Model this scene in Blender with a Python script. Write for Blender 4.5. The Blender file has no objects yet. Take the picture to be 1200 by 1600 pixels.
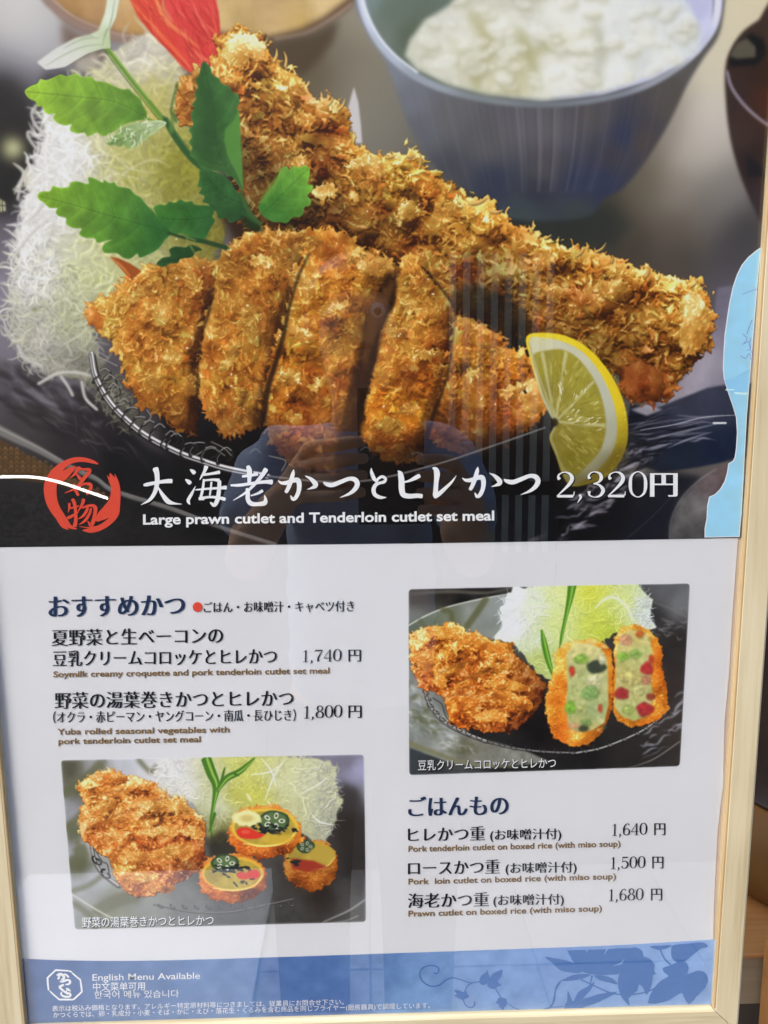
import bpy, bmesh, math, random
import numpy as np
from mathutils import Vector, Matrix
sc = bpy.context.scene
col = sc.collection
# ---------------------------------------------------------------- camera, sky, sun, exposure
K = 0.42/1172                    # metres per print unit (the sheet is 420 mm wide)
ZC = 1.36                        # camera height above the ground
F_PX = 1156.0                    # focal length in photograph pixels (1200 x 1600)
CAMQ = (585.701, 1129.210, 0.151585, 0.0240705, 0.0084855)   # x, distance, pitch, yaw, roll (print units / radians)
VTOP = 612.0                     # top of the sheet above the camera's level, print units
PW, PH = 1172, 1657              # printed sheet, print units (420 x 594 mm)
def cam_basis():
    cx, d, pit, yaw, rol = CAMQ
    def T(v):
        x, y, z = v
        c, s = math.cos(rol), math.sin(rol); x, z = c*x + s*z, -s*x + c*z
        c, s = math.cos(pit), math.sin(pit); y, z = c*y + s*z, -s*y + c*z
        c, s = math.cos(yaw), math.sin(yaw); x, y = c*x + s*y, -s*x + c*y
        return (x, y, z)
    return T((1, 0, 0)), T((0, 0, 1)), T((0, 1, 0))
CR, CU, CF = (Vector(a) for a in cam_basis())
CAMPOS = Vector(((CAMQ[0]-586)*K, -CAMQ[1]*K, ZC))
cd = bpy.data.cameras.new('camera'); cam = bpy.data.objects.new('camera', cd); col.objects.link(cam)
cd.sensor_fit = 'VERTICAL'; cd.sensor_height = 36; cd.lens = 36*F_PX/1600; cd.clip_start = 0.002; cd.clip_end = 200
M = Matrix.Identity(4)
for i in range(3): M[i][0], M[i][1], M[i][2], M[i][3] = CR[i], CU[i], -CF[i], CAMPOS[i]
cam.matrix_world = M; sc.camera = cam
SUN_EL, SUN_AZ = math.radians(46), math.radians(-128)        # hazy sun, over the lane from the front left
SKY, SUN, EXPO = 0.15, 1.5, 1.27
wd = bpy.data.worlds.new('World'); sc.world = wd; wd.use_nodes = True
nt = wd.node_tree; bgn = nt.nodes['Background']; sk = nt.nodes.new('ShaderNodeTexSky'); sk.sky_type = 'NISHITA'; sk.sun_disc = False
sk.sun_elevation = SUN_EL; sk.sun_rotation = SUN_AZ; sk.air_density = 1.0; sk.dust_density = 2.0
nt.links.new(sk.outputs[0], bgn.inputs[0]); bgn.inputs[1].default_value = SKY
sd = bpy.data.lights.new('sun', 'SUN'); sd.energy = SUN; sd.angle = math.radians(24); sd.color = (1, .95, .87)
so = bpy.data.objects.new('sun', sd); col.objects.link(so)
sdir = Vector((math.sin(SUN_AZ)*math.cos(SUN_EL), math.cos(SUN_AZ)*math.cos(SUN_EL), math.sin(SUN_EL)))
so.rotation_euler = sdir.to_track_quat('Z', 'Y').to_euler()
sc.view_settings.view_transform = 'Standard'; sc.view_settings.look = 'None'; sc.view_settings.gamma = 1; sc.view_settings.exposure = EXPO
sc.view_settings.use_curve_mapping = False

BLACK = 0.0                       # what the pane's own reflection adds over the inks
PAPER0, PAPER1 = (.765, .755, .765), (.80, .79, .81)
PAVY, TUBE = -1.56, 9.0
GIOR = 1.65

# ---------------------------------------------------------------- print painter (numpy)
def Q(p):
    """a point measured on the photograph -> sheet coordinates (u right, v down)"""
    P = np.atleast_2d(np.asarray(p, float))[:, :2]
    r, u, fw = (np.array(a) for a in cam_basis())
    x = (P[:, 0] - 600)/F_PX; y = (P[:, 1] - 800)/F_PX
    v = fw[None] + x[:, None]*r[None] - y[:, None]*u[None]
    t = CAMQ[1]/v[:, 1]
    return np.stack([CAMQ[0] + v[:, 0]*t, VTOP - v[:, 2]*t], 1)

rng = np.random.default_rng(7)
def C(r, g, b): return np.array([r, g, b], np.float32)/255
def sm(pts, n=6, closed=True):
    P = np.asarray(pts, float); N = len(P); out = []
    if not closed: P = np.vstack([2*P[0]-P[1], P, 2*P[-1]-P[-2]]); rngi = range(1, N)
    else: rngi = range(N)
    for i in rngi:
        if closed: a, b, c, d = P[(i-1) % N], P[i], P[(i+1) % N], P[(i+2) % N]
        else: a, b, c, d = P[i-1], P[i], P[i+1], P[i+2]
        for k in range(n):
            t = k/n
            out.append(.5*((2*b)+(c-a)*t+(2*a-5*b+4*c-d)*t*t+(3*b-a-3*c+d)*t**3))
    if not closed: out.append(P[-2])
    return np.array(out)
def rough(pts, amp, step=5, seed=0):
    """jagged outline: resample a closed outline and push points in and out"""
    r = np.random.default_rng(seed); P = np.asarray(pts, float)
    d = np.r_[0, np.cumsum(np.hypot(*(np.roll(P, -1, 0)-P).T))]
    n = max(8, int(d[-1]/step)); t = np.sort((np.arange(n)+r.uniform(-.35, .35, n))/n*d[-1]) % d[-1]
    PP = np.vstack([P, P[:1]])
    X = np.stack([np.interp(t, d, PP[:, 0]), np.interp(t, d, PP[:, 1])], 1)
    T = np.roll(X, -1, 0)-np.roll(X, 1, 0); T /= np.maximum(np.hypot(*T.T), 1e-6)[:, None]
    Nn = np.stack([T[:, 1], -T[:, 0]], 1)
    return X + Nn*(r.normal(0, amp, n))[:, None]
def blur(a, s):
    if s < .3: return a
    k = int(3*s)+1; x = np.arange(-k, k+1); g = np.exp(-x*x/(2*s*s)); g /= g.sum()
    def cv(a, ax):
        n = a.shape[ax]; pad = [(0, 0)]*a.ndim; pad[ax] = (k, k)
        A = np.pad(a, pad, mode='edge'); m = A.shape[ax]
        L = 1 << (m+2*k).bit_length()
        sh = [1]*a.ndim; sh[ax] = -1
        f = np.fft.irfft(np.fft.rfft(A, L, axis=ax)*np.fft.rfft(g, L).reshape(sh), L, axis=ax)
        sl = [slice(None)]*a.ndim; sl[ax] = slice(2*k, 2*k+n)
        return f[tuple(sl)].astype(np.float32)
    return cv(cv(a, 0), 1)
def noise(h, w, cell, octv=4, seed=0, sx=1., pers=.55):
    r = np.random.default_rng(seed); out = np.zeros((h, w), np.float32); amp = 1; tot = 0
    for o in range(octv):
        cy = max(cell/2**o, 1); cx = max(cell*sx/2**o, 1)
        gh, gw = int(h/cy)+3, int(w/cx)+3; g = r.uniform(-1, 1, (gh, gw)).astype(np.float32)
        y = np.arange(h)/cy; x = np.arange(w)/cx; yi = y.astype(int); xi = x.astype(int)
        fy = (y-yi); fx = (x-xi); fy = (fy*fy*(3-2*fy))[:, None].astype(np.float32); fx = (fx*fx*(3-2*fx))[None].astype(np.float32)
        a = g[yi][:, xi]; b = g[yi][:, xi+1]; c = g[yi+1][:, xi]; d = g[yi+1][:, xi+1]
        out += amp*((a*(1-fx)+b*fx)*(1-fy)+(c*(1-fx)+d*fx)*fy); tot += amp; amp *= pers
    return out/tot*1.6
def cover(P, box):
    """antialiased coverage of polygon P (sheet units) in box (y0,y1,x0,x1)"""
    y0, y1, x0, x1 = box; h, w = y1-y0, x1-x0
    acc = np.zeros((h*3, w+1), np.float32)
    X = P[:, 0]-x0; Y = (P[:, 1]-y0)*3; X2 = np.roll(X, -1); Y2 = np.roll(Y, -1)
    dy = Y2-Y
    for a, b, c, d, e in zip(X, Y, X2, Y2, dy):
        if abs(e) < 1e-9: continue
        lo, hi = (b, d) if e > 0 else (d, b); sgn = 1. if e > 0 else -1.
        i0 = max(0, math.ceil(lo-.5)); i1 = min(h*3-1, math.ceil(hi-.5)-1)
        if i1 < i0: continue
        ii = np.arange(i0, i1+1); xx = np.clip(a+(ii+.5-b)/e*(c-a), 0, w-1e-3)
        xi = xx.astype(int); fr = xx-xi
        np.add.at(acc, (ii, xi), sgn*(1-fr)); np.add.at(acc, (ii, xi+1), sgn*fr)
    m = np.abs(np.cumsum(acc, 1)[:, :w]); m = np.minimum(m, 1)
    return m.reshape(h, 3, w).mean(1)
class Cv:
    def __init__(s, w, h, col): s.w, s.h = w, h; s.im = np.empty((h, w, 3), np.float32); s.im[:] = col
    def box(s, P, pad=2):
        x0, y0 = np.floor(P.min(0)-pad).astype(int); x1, y1 = np.ceil(P.max(0)+pad).astype(int)+1
        return max(0, y0), min(s.h, y1), max(0, x0), min(s.w, x1)
    def mask(s, pts, feather=0., raw=False):
        P = np.asarray(pts, float) if raw else Q(pts)
        b = s.box(P, 2+3*feather)
        if b[1] <= b[0] or b[3] <= b[2]: return None, b
        # keep vertices inside reach
        m = cover(P, b)
        if feather: m = blur(m, feather)
        return m, b
    def fill(s, pts, col, feather=0., a=1., raw=False, clip=None, mode=None):
        m, b = s.mask(pts, feather, raw)
        if m is None: return
        v = s.im[b[0]:b[1], b[2]:b[3]]
        m = m*a
        if clip is not None: m = m*clip[b[0]:b[1], b[2]:b[3]]
        if callable(col):
            yy, xx = np.mgrid[b[0]:b[1], b[2]:b[3]]; col = col(xx, yy)
        if mode == 'mul': col = v*col
        if mode == 'add': col = v+col
        v += (col-v)*m[..., None]
    def stroke(s, pts, w, col, feather=0., a=1., smooth=True, clip=None, mode=None):
        """variable width stroke along photo points; w number or list"""
        s.fill(stroke_poly(pts, w, smooth), col, feather, a, clip=clip, mode=mode)
def stroke_poly(pts, w, smooth=True, n=6):
    P = np.asarray(pts, float)
    W = np.full(len(P), w, float) if np.isscalar(w) else np.asarray(w, float)
    if len(W) != len(P): W = np.interp(np.linspace(0, 1, len(P)), np.linspace(0, 1, len(W)), W)
    if smooth and len(P) > 2:
        A = sm(np.c_[P, W], n, False); P, W = A[:, :2], np.maximum(A[:, 2], .05)
    T = np.gradient(P, axis=0); T /= np.maximum(np.hypot(*T.T), 1e-6)[:, None]
    N = np.stack([-T[:, 1], T[:, 0]], 1)*W[:, None]/2
    # rounded ends
    def cap(c, t, n_, r):
        a = np.linspace(-.5, .5, 5)[1:-1]*math.pi
        return [c + t*r*math.cos(x) + n_*math.sin(x)*-1 for x in a]
    e = cap(P[-1], T[-1], -N[-1], W[-1]/2)[::1]; b = cap(P[0], -T[0], N[0], W[0]/2)
    return np.vstack([P+N, e, (P-N)[::-1], b])
def grad(p0, c0, p1, c1, nz=0, seed=0, cell=60):
    a, b = Q([p0])[0], Q([p1])[0]; d = b-a; L = (d*d).sum()
    def f(xx, yy):
        t = np.clip(((xx-a[0])*d[0]+(yy-a[1])*d[1])/L, 0, 1)[..., None]
        c = c0*(1-t)+c1*t
        if nz: c = c+nz*noise(xx.shape[0], xx.shape[1], cell, 4, seed)[..., None]
        return c
    return f
def idw(pts, p=2.5, nz=0., seed=0, cell=50, eps=60):
    """smooth colour field through measured (x, y, r, g, b) samples"""
    A = np.array(pts, float); U = Q(A[:, :2]); K = A[:, 2:]/255
    def f(xx, yy):
        x0, x1, y0, y1 = xx.min(), xx.max()+1, yy.min(), yy.max()+1
        gy = np.arange(y0, y1+8, 8); gx = np.arange(x0, x1+8, 8); GX, GY = np.meshgrid(gx, gy)
        W = 1/(((GX[..., None]-U[:, 0])**2+(GY[..., None]-U[:, 1])**2)+eps)**(p/2)
        c = (W@K)/W.sum(-1, keepdims=True)
        ty = (np.arange(y0, y1)-y0)/8; tx = (np.arange(x0, x1)-x0)/8
        yi = np.minimum(ty.astype(int), len(gy)-2); xi = np.minimum(tx.astype(int), len(gx)-2)
        fy = (ty-yi)[:, None, None]; fx = (tx-xi)[None, :, None]
        o = (c[yi][:, xi]*(1-fx)+c[yi][:, xi+1]*fx)*(1-fy)+(c[yi+1][:, xi]*(1-fx)+c[yi+1][:, xi+1]*fx)*fy
        if nz: o = o+nz*noise(xx.shape[0], xx.shape[1], cell, 4, seed)[..., None]
        return o.astype(np.float32)
    return f

# ---- fried crumb coating: a z-buffer of small jagged flakes, then shaded like a relief
_TPL = {}
def flake_templates(lo, hi, n=260, elong=(1.4, 3.6), seed=3):
    key = (lo, hi, elong, n)
    hi = hi*.86
    if key in _TPL: return _TPL[key]
    r = np.random.default_rng(seed); out = []
    for i in range(n):
        L = lo*(hi/lo)**(r.random()**1.5)/2; W = L/r.uniform(*elong); k = int(L+2)
        yy, xx = np.mgrid[-k:k+1, -k:k+1].astype(np.float32); an = r.uniform(0, math.pi)
        bend = r.uniform(-.35, .35)/max(L, 1)
        u = xx*math.cos(an)+yy*math.sin(an); v = -xx*math.sin(an)+yy*math.cos(an)+bend*u*u
        th = np.arctan2(v/W, u/L); rad = np.hypot(u/L, v/W)
        jag = 1+.28*np.sin(th*r.integers(2, 5)+r.uniform(0, 6))+.16*np.sin(th*r.integers(5, 9)+r.uniform(0, 6))
        m = rad < jag*.8
        tx, ty = r.normal(0, .5, 2)
        tw = r.normal(0, .5)
        z = (tx*xx+ty*yy)*.5 + tw*u*v/max(L, 1)*.3 - .35*(rad**2)*W
        nx = -tx - .55*(-math.sin(an))*v/W - tw*u/L*.5; ny = -ty - .55*math.cos(an)*v/W*-1 - tw*v/W*.4
        out.append((k, m, z.astype(np.float32), nx.astype(np.float32), ny.astype(np.float32), an))
    _TPL[key] = out
    return out
RAMP = np.array([[0, 56, 28, 9], [.16, 104, 60, 18], [.34, 150, 98, 34], [.50, 180, 127, 50], [.66, 204, 158, 76], [.82, 228, 194, 118], [1., 252, 240, 190]], float)
def crust(cv, pts, seed=0, lo=5, hi=20, dens=.05, bulge=14, zvar=7, light=(-.35, -.62, .7), ramp=RAMP, spill=2.5, gain=1., tint=None, lift=0.,
          edge=1.6, cavity=1., elong=(1.6, 5.2), lump=8, lcell=34, soft=0., flow=None, raw=False, rim=9, contrast=1.):
    r = np.random.default_rng(seed)
    P = Q(rough(pts, edge, 4, seed)) if not raw else pts
    b = cv.box(P, 14); m = cover(P, b); h, w = m.shape
    base = blur(m, rim)*m
    lum = noise(h, w, lcell, 3, seed+5)
    H0 = bulge*np.sqrt(np.clip(base*2-1, 0, 1)+.001)*1. + lump*lum
    zb = np.where(m > .5, H0-2, -60).astype(np.float32)
    NX = np.zeros((h, w), np.float32); NY = np.zeros((h, w), np.float32); AL = np.full((h, w), .0, np.float32)
    HU = np.zeros((h, w), np.float32)
    T = flake_templates(lo, hi, elong=elong)
    if hi > 18: T = T+flake_templates(hi*.75, hi*1.5, 22, (1.25, 2.4), 11)
    if flow is not None:
        ang = np.array([t[5] for t in T]); dif = np.abs((ang-flow+math.pi/2) % math.pi-math.pi/2)
        pr = np.exp(-(dif/.6)**2)+.18; pr /= pr.sum()
    else: pr = None
    ys, xs = np.nonzero(m > .5); n = int(len(ys)*dens*1.5)
    sel = r.integers(0, len(ys), n); tt = r.choice(len(T), n, p=pr); zz = r.normal(0, zvar, n); al = r.normal(0, 1, n); hu = r.normal(0, 1, n)
    j = r.normal(0, spill, (n, 2))
    for i in range(n):
        y, x = ys[sel[i]], xs[sel[i]]; k, fm, fz, fx, fy, _ = T[tt[i]]
        z0 = H0[y, x]+zz[i]
        cy, cx = int(y+j[i, 0]), int(x+j[i, 1])
        a0, a1, c0, c1 = cy-k, cy+k+1, cx-k, cx+k+1
        if a0 < 0 or c0 < 0 or a1 > h or c1 > w: continue
        Z = zb[a0:a1, c0:c1]; zn = fz+z0; up = fm & (zn > Z)
        Z[up] = zn[up]; NX[a0:a1, c0:c1][up] = fx[up]; NY[a0:a1, c0:c1][up] = fy[up]; AL[a0:a1, c0:c1][up] = al[i]; HU[a0:a1, c0:c1][up] = hu[i]
    cov = blur((zb > -50).astype(np.float32), .55)
    zf = np.maximum(zb, zb[zb > -50].min() if (zb > -50).any() else 0)
    zs = blur(zf, .8); gy, gx = np.gradient(zs); hs = blur(H0, 5); hy, hx = np.gradient(hs)
    nx = -.17*gx + .42*NX - 1.5*hx; ny = -.17*gy + .42*NY - 1.5*hy
    il = 1/np.sqrt(nx*nx+ny*ny+1); l = np.array(light); l = l/np.linalg.norm(l)
    d = (nx*l[0]+ny*l[1]+l[2])*il
    a1 = np.clip((zs-blur(zf, 3.2))/6, -1, 1); a2 = np.clip((zs-blur(zf, 10))/14, -1, 1)
    hv = np.array([l[0], l[1], l[2]+1]); hv /= np.linalg.norm(hv)
    sp = np.clip((nx*hv[0]+ny*hv[1]+hv[2])*il, 0, 1)**26
    s = .42+.46*(d-.55)+cavity*(.10*a1+.14*a2)+.05*AL+.22*sp*(a1 > 0)+lift-.005+.09*lum
    s = (s-.42)*contrast+.42
    s = np.clip(s*gain, 0, 1); s = .25*blur(s.astype(np.float32), 1.4)+.75*s
    col = np.stack([np.interp(s, ramp[:, 0], ramp[:, c+1]) for c in range(3)], -1)/255
    warm = (.05*HU+.05*noise(h, w, 46, 2, seed+9))[..., None]
    col = col*(1+warm*np.array([.5, -.9, -1.6]))
    if tint is not None:
        yy, xx = np.mgrid[b[0]:b[1], b[2]:b[3]]; col = col*tint(xx, yy)
    if soft: col = blur(col.astype(np.float32), soft); cov = blur(cov, soft)
    v = cv.im[b[0]:b[1], b[2]:b[3]]; v += (col-v)*cov[..., None]

def shreds(cv, pts, n, seed=0, L=(25, 70), W=(1.6, 3.6), cols=None, clip_feather=3, soft=.4, curl=.9, spill=4, base=None, dark=.25, alpha=(.35, .95), shade=None):
    """shredded cabbage: many curved strands with a soft shadow each"""
    r = np.random.default_rng(seed); P = Q(pts); b = cv.box(P, 20); m = cover(P, b)
    ys, xs = np.nonzero(m > .5)
    for i in range(n):
        k = r.integers(0, len(ys)); x, y = xs[k]+b[2]+r.normal(0, spill), ys[k]+b[0]+r.normal(0, spill)
        l = r.uniform(*L); a = r.uniform(0, 2*math.pi); cu = r.normal(0, curl)
        t = np.linspace(-.5, .5, 7); an = a+cu*t*2+.4*np.sin(t*9+r.uniform(0, 6))
        st = np.stack([np.cos(an), np.sin(an)], 1)*l/6; pl = np.cumsum(st, 0); pl += np.array([x, y])-pl[3]
        w = r.uniform(*W); ws = w*np.array([.35, .8, 1, 1, 1, .8, .3])
        t0 = (i/n)
        c = cols(x, y, r)
        if shade is not None: c = c*shade(x, y)
        poly = stroke_poly(pl, ws, True, 2)
        al = r.uniform(*alpha)
        cv.fill(poly+np.array([.8, 1.5]), 1-dark, soft+.7, al*.8, raw=True, mode='mul')
        cv.fill(poly, c, soft, al, raw=True)
        if w > 2: cv.fill(stroke_poly(pl-np.array([0, w*.2]), ws*.3, True, 2), c*1.12+.02, .4, al*.6, raw=True)

def leaf_edge(pts, amp=3., teeth=9, seed=0):
    """serrated outline"""
    P = sm(pts, 8); d = np.r_[0, np.cumsum(np.hypot(*(np.roll(P, -1, 0)-P).T))]; PP = np.vstack([P, P[:1]])
    n = int(d[-1]/1.2); t = np.linspace(0, d[-1], n, endpoint=False)
    X = np.stack([np.interp(t, d, PP[:, 0]), np.interp(t, d, PP[:, 1])], 1)
    T = np.roll(X, -2, 0)-np.roll(X, 2, 0); T /= np.maximum(np.hypot(*T.T), 1e-6)[:, None]; N = np.stack([T[:, 1], -T[:, 0]], 1)
    ph = (t/teeth+.25*np.sin(t/teeth*1.7+seed)) % 1
    big = np.maximum(0, np.sin(t/teeth*2.2+seed*2))
    return X+N*(amp*(.45+.75*big)*(ph**1.3-.6)+amp*.5*np.sin(t/teeth*.9+seed))[:, None]*(-1)
def leaf(cv, pts, spine, c0, c1, seed=0, amp=2.2, teeth=11, veins=7, vein_col=None, soft=.5, side=None):
    E_ = sm(pts, 3)
    f = grad(spine[0], c0, spine[-1], c1, .03, seed, 26)
    cv.fill(E_, f, soft)
    m, b = cv.mask(E_, .5); clip = np.zeros((cv.h, cv.w), np.float32); clip[b[0]:b[1], b[2]:b[3]] = m
    S_ = sm(spine, 8, False); vc = c0*.6 if vein_col is None else vein_col
    r = np.random.default_rng(seed)
    # interveinal light pillows
    D = S_[-1]-S_[0]; D /= np.hypot(*D); Np = np.array([-D[1], D[0]])
    L = np.hypot(*(S_[-1]-S_[0]))
    for k in range(veins):
        t = (k+.6)/(veins+.6); q = S_[int(t*(len(S_)-1))]
        for sg in (-1, 1):
            e = q - D*L*.26*(1) + Np*sg*L*.27
            mid = (q+e)/2 + D*L*.035
            cv.stroke([q+np.array([2, 2]), mid+np.array([2, 3]), e+np.array([2, 3])], [5, 8, 2], 1.12, 2.6, .7, clip=clip, mode='mul')
            cv.stroke([q, mid, e], [1.5, 1.1, .4], .80, .7, .7, clip=clip, mode='mul')
    cv.stroke(S_[::3], [2.2, 1.8, 1.2], .80, .7, .9, clip=clip, mode='mul')
    cv.stroke(S_[::3]+np.array([0, 1.6]), 1.0, 1.2, .6, .6, clip=clip, mode='mul')
    cv.fill(E_, lambda xx, yy: (1+.10*noise(xx.shape[0], xx.shape[1], 16, 3, seed+3))[..., None]*np.ones(3), .5, 1, mode='mul')
    for t in (.3, .62):      # a fold of shade under the midrib
        q = S_[int(t*(len(S_)-1))]; cv.fill(ell(q[0], q[1]+L*.09, L*.2, L*.07, math.atan2(D[1], D[0])), .9, 4, .8, clip=clip, mode='mul')
    # lit rim
    mm = clip[b[0]:b[1], b[2]:b[3]]; inner = np.clip(blur(mm, 1.6)*2-1, 0, 1); v = cv.im[b[0]:b[1], b[2]:b[3]]
    v *= 1+(.16*(mm-inner)*mm)[..., None]

# ---------------------------------------------------------------- outlines measured on the photograph
SH = {}
SH['wooden_dish'] = [(66,-10),(84,14),(105,34),(140,52),(178,62),(240,64),(290,62),(345,60),(420,62),(470,52),(512,34),(552,6),(562,-30),(560,-110),(60,-110)]
SH['rice_bowl'] = [(556,-10),(562,28),(580,64),(604,102),(636,190),(668,246),(704,284),(745,306),(775,318),(782,338),(840,346),(905,342),(930,332),(940,314),(975,292),(1012,246),(1046,190),(1074,132),(1098,92),(1120,60),(1129,24),(1130,-30),(1100,-120),(600,-120)]
SH['rice'] = [(632,88),(640,64),(662,34),(700,10),(735,-20),(760,-90),(960,-100),(1040,-40),(1076,10),(1096,50),(1092,80),(1060,102),(1010,122),(960,138),(900,150),(842,156),(760,148),(700,132),(655,110)]
SH['soup_bowl'] = [(1215,15),(1185,32),(1160,50),(1142,76),(1133,105),(1133,150),(1140,215),(1158,280),(1182,335),(1192,352),(1215,352)]
SH['cabbage'] = [(212,62),(232,52),(250,56),(268,72),(282,88),(285,150),(275,180),(300,200),(320,260),(345,330),(352,370),(330,410),(240,425),(180,475),(135,495),(150,545),(160,570),(150,600),(120,586),(90,590),(60,575),(38,552),(18,535),(28,490),(20,440),(34,400),(18,360),(46,350),(36,320),(52,300),(30,290),(50,262),(68,232),(72,205),(68,176),(96,140),(150,110),(180,80)]
SH['prawn_tail'] = [(176,-60),(215,25),(236,52),(262,78),(285,106),(300,116),(320,112),(340,98),(346,70),(343,30),(330,-12),(322,-58)]
SH['prawn_cutlet'] = [(345,56),(368,50),(385,60),(402,52),(415,68),(418,88),(434,96),(450,110),(470,128),(478,140),(500,160),(510,150),(518,158),(530,150),(532,172),(545,186),(548,222),(572,236),(600,246),(625,240),(652,234),(662,262),(695,284),(702,296),(735,310),(768,316),(782,336),(800,350),(840,368),(872,384),(915,392),(955,402),(985,420),(1012,412),(1022,430),(1060,438),(1088,440),(1110,470),(1114,505),(1106,540),(1080,570),(1060,592),(1050,618),(1020,628),(990,628),(975,612),(965,585),(930,560),(880,535),(830,520),(782,522),(750,498),(705,486),(680,440),(650,400),(615,408),(560,385),(520,362),(490,360),(470,352),(430,362),(392,360),(372,345),(374,200),(366,150),(330,140),(312,182),(290,192),(277,170),(282,125),(308,112),(340,104)]
SH['slice1'] = [(133,487),(150,473),(172,462),(196,436),(228,418),(262,412),(300,400),(338,412),(338,452),(326,482),(316,524),(309,560),(310,620),(306,674),(290,677),(262,655),(240,642),(216,622),(202,602),(192,570),(180,540),(158,516),(140,505)]
SH['slice2'] = [(338,414),(350,396),(366,380),(385,364),(412,358),(440,364),(484,360),(484,392),(470,424),(455,460),(448,505),(436,560),(422,600),(412,645),(408,668),(372,678),(352,682),(330,655),(310,618),(312,565),(318,522),(330,478),(340,440)]
SH['slice3'] = [(488,362),(505,356),(535,366),(560,388),(598,402),(619,424),(612,462),(600,486),(588,520),(582,560),(570,600),(562,650),(550,700),(540,732),(500,738),(452,722),(424,692),(412,652),(416,605),(424,560),(438,520),(452,474),(462,436),(472,404)]
SH['slice4'] = [(634,398),(652,403),(662,424),(690,452),(712,488),(708,540),(700,580),(684,640),(666,690),(655,722),(614,722),(580,704),(559,674),(560,640),(580,596),(586,545),(592,506),(610,486),(616,440)]
SH['slice5'] = [(712,490),(740,500),(760,516),(784,520),(784,540),(808,548),(836,566),(850,600),(852,636),(838,662),(800,680),(760,704),(722,712),(692,702),(664,682),(682,640),(700,590),(706,540)]
SH['lemon'] = [(822,526),(850,520),(884,525),(920,545),(952,582),(973,625),(981,668),(976,705),(958,735),(932,752),(895,760),(880,745),(868,712),(858,684),(866,664),(858,645),(842,610),(828,560)]
SH['leaf1'] = [(39.3,143.0),(49.5,134.8),(59.1,131.5),(63.8,124.3),(72.1,126.0),(82.5,122.4),(94.9,116.9),(105.9,119.9),(118.3,115.5),(127.1,120.5),(143.0,120.5),(149.9,127.1),(165.0,128.7),(178.8,135.3),(192.5,140.3),(202.1,139.7),(209.0,147.1),(220.0,155.4),(223.3,165.0),(229.6,176.0),(230.5,184.8),(247.5,189.8),(228.3,187.6),(209.0,190.3),(192.5,196.6),(178.8,205.7),(165.0,212.9),(157.3,211.2),(151.8,207.9),(137.5,214.0),(133.1,207.9),(121.0,209.0),(111.4,205.7),(110.0,200.2),(112.2,194.7),(102.3,196.9),(89.4,192.0),(83.3,183.7),(87.5,178.2),(77.0,179.3),(69.3,173.8),(68.2,167.2),(59.1,166.7),(56.4,159.5),(45.4,154.0)]
SH['leaf1b'] = [(168.3,226.9),(171.1,217.8),(178.8,211.8),(189.8,200.8),(209.0,192.5),(231.0,189.8),(247.5,188.4),(259.9,191.1),(258.0,196.9),(247.0,203.0),(244.2,208.5),(232.7,213.4),(230.5,218.9),(220.0,221.7),(217.3,229.9),(206.8,230.5),(199.1,234.3),(194.7,226.1),(188.1,230.5),(181.5,227.2)]
SH['leaf2'] = [(59.1,305.3),(66.0,299.8),(78.7,299.2),(83.1,291.0),(93.5,293.7),(107.3,292.6),(110.6,286.0),(121.0,283.8),(138.9,288.2),(138.3,278.3),(147.1,278.9),(160.9,286.0),(162.8,281.1),(171.9,286.6),(180.1,285.5),(182.9,291.0),(195.3,293.7),(203.5,295.4),(211.2,304.2),(220.0,308.6),(228.3,319.0),(239.3,330.0),(242.0,333.0),(251.7,345.4),(264.0,357.8),(267.3,366.0),(258.5,374.3),(253.0,382.5),(244.8,391.3),(231.0,398.5),(218.6,402.9),(215.1,396.3),(204.1,404.5),(192.5,402.9),(182.6,395.7),(165.0,395.7),(160.3,388.0),(165.0,379.8),(176.6,374.8),(164.5,377.0),(152.9,379.8),(148.0,372.6),(134.2,372.1),(124.3,365.5),(128.2,357.2),(115.5,356.9),(104.0,350.1),(104.0,341.3),(92.4,338.0),(87.5,331.6),(89.9,325.3),(77.8,325.3),(68.8,316.5),(61.9,312.4)]
SH['leaf2b'] = [(240.6,324.8),(248.9,319.8),(259.9,320.4),(264.6,315.4),(274.5,317.1),(282.7,311.6),(289.3,316.0),(300.3,314.9),(305.8,320.9),(327.3,322.0),(334.7,332.5),(331.7,338.5),(336.1,345.4),(329.5,356.4),(321.8,372.1),(310.8,380.3),(297.0,374.3),(286.0,366.0),(264.0,366.0),(253.0,352.3),(244.8,335.8)]
SH['leaf3'] = [(317.3,96.7),(328.0,104.7),(333.3,118.0),(342.7,123.3),(346.7,130.8),(358.7,136.1),(363.2,144.7),(371.7,147.3),(374.9,160.7),(370.1,168.7),(373.9,179.3),(374.7,203.3),(377.3,243.3),(380.0,296.7),(373.3,291.3),(363.2,276.9),(354.7,276.4),(349.3,270.0),(330.7,266.5),(320.0,265.2),(310.7,259.9),(305.6,249.2),(296.8,243.3),(300.8,231.3),(295.2,222.5),(300.8,214.0),(295.2,203.3),(302.4,194.8),(297.9,179.3),(305.1,168.7),(299.7,164.7),(307.2,155.3),(304.0,146.8),(309.9,136.7),(306.1,126.5),(311.5,118.0)]
SH['leaf4'] = [(312.0,267.3),(320.0,264.7),(330.7,267.3),(346.7,272.7),(360.0,283.3),(368.0,296.7),(384.0,312.7),(389.9,326.0),(383.5,337.2),(370.7,345.2),(359.5,348.4),(353.1,340.9),(341.3,341.5),(337.6,330.8),(327.5,329.2),(326.9,319.6),(316.8,315.9),(320.0,307.3),(310.9,302.5),(315.7,294.5),(308.8,291.3),(312.0,280.7)]
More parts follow.
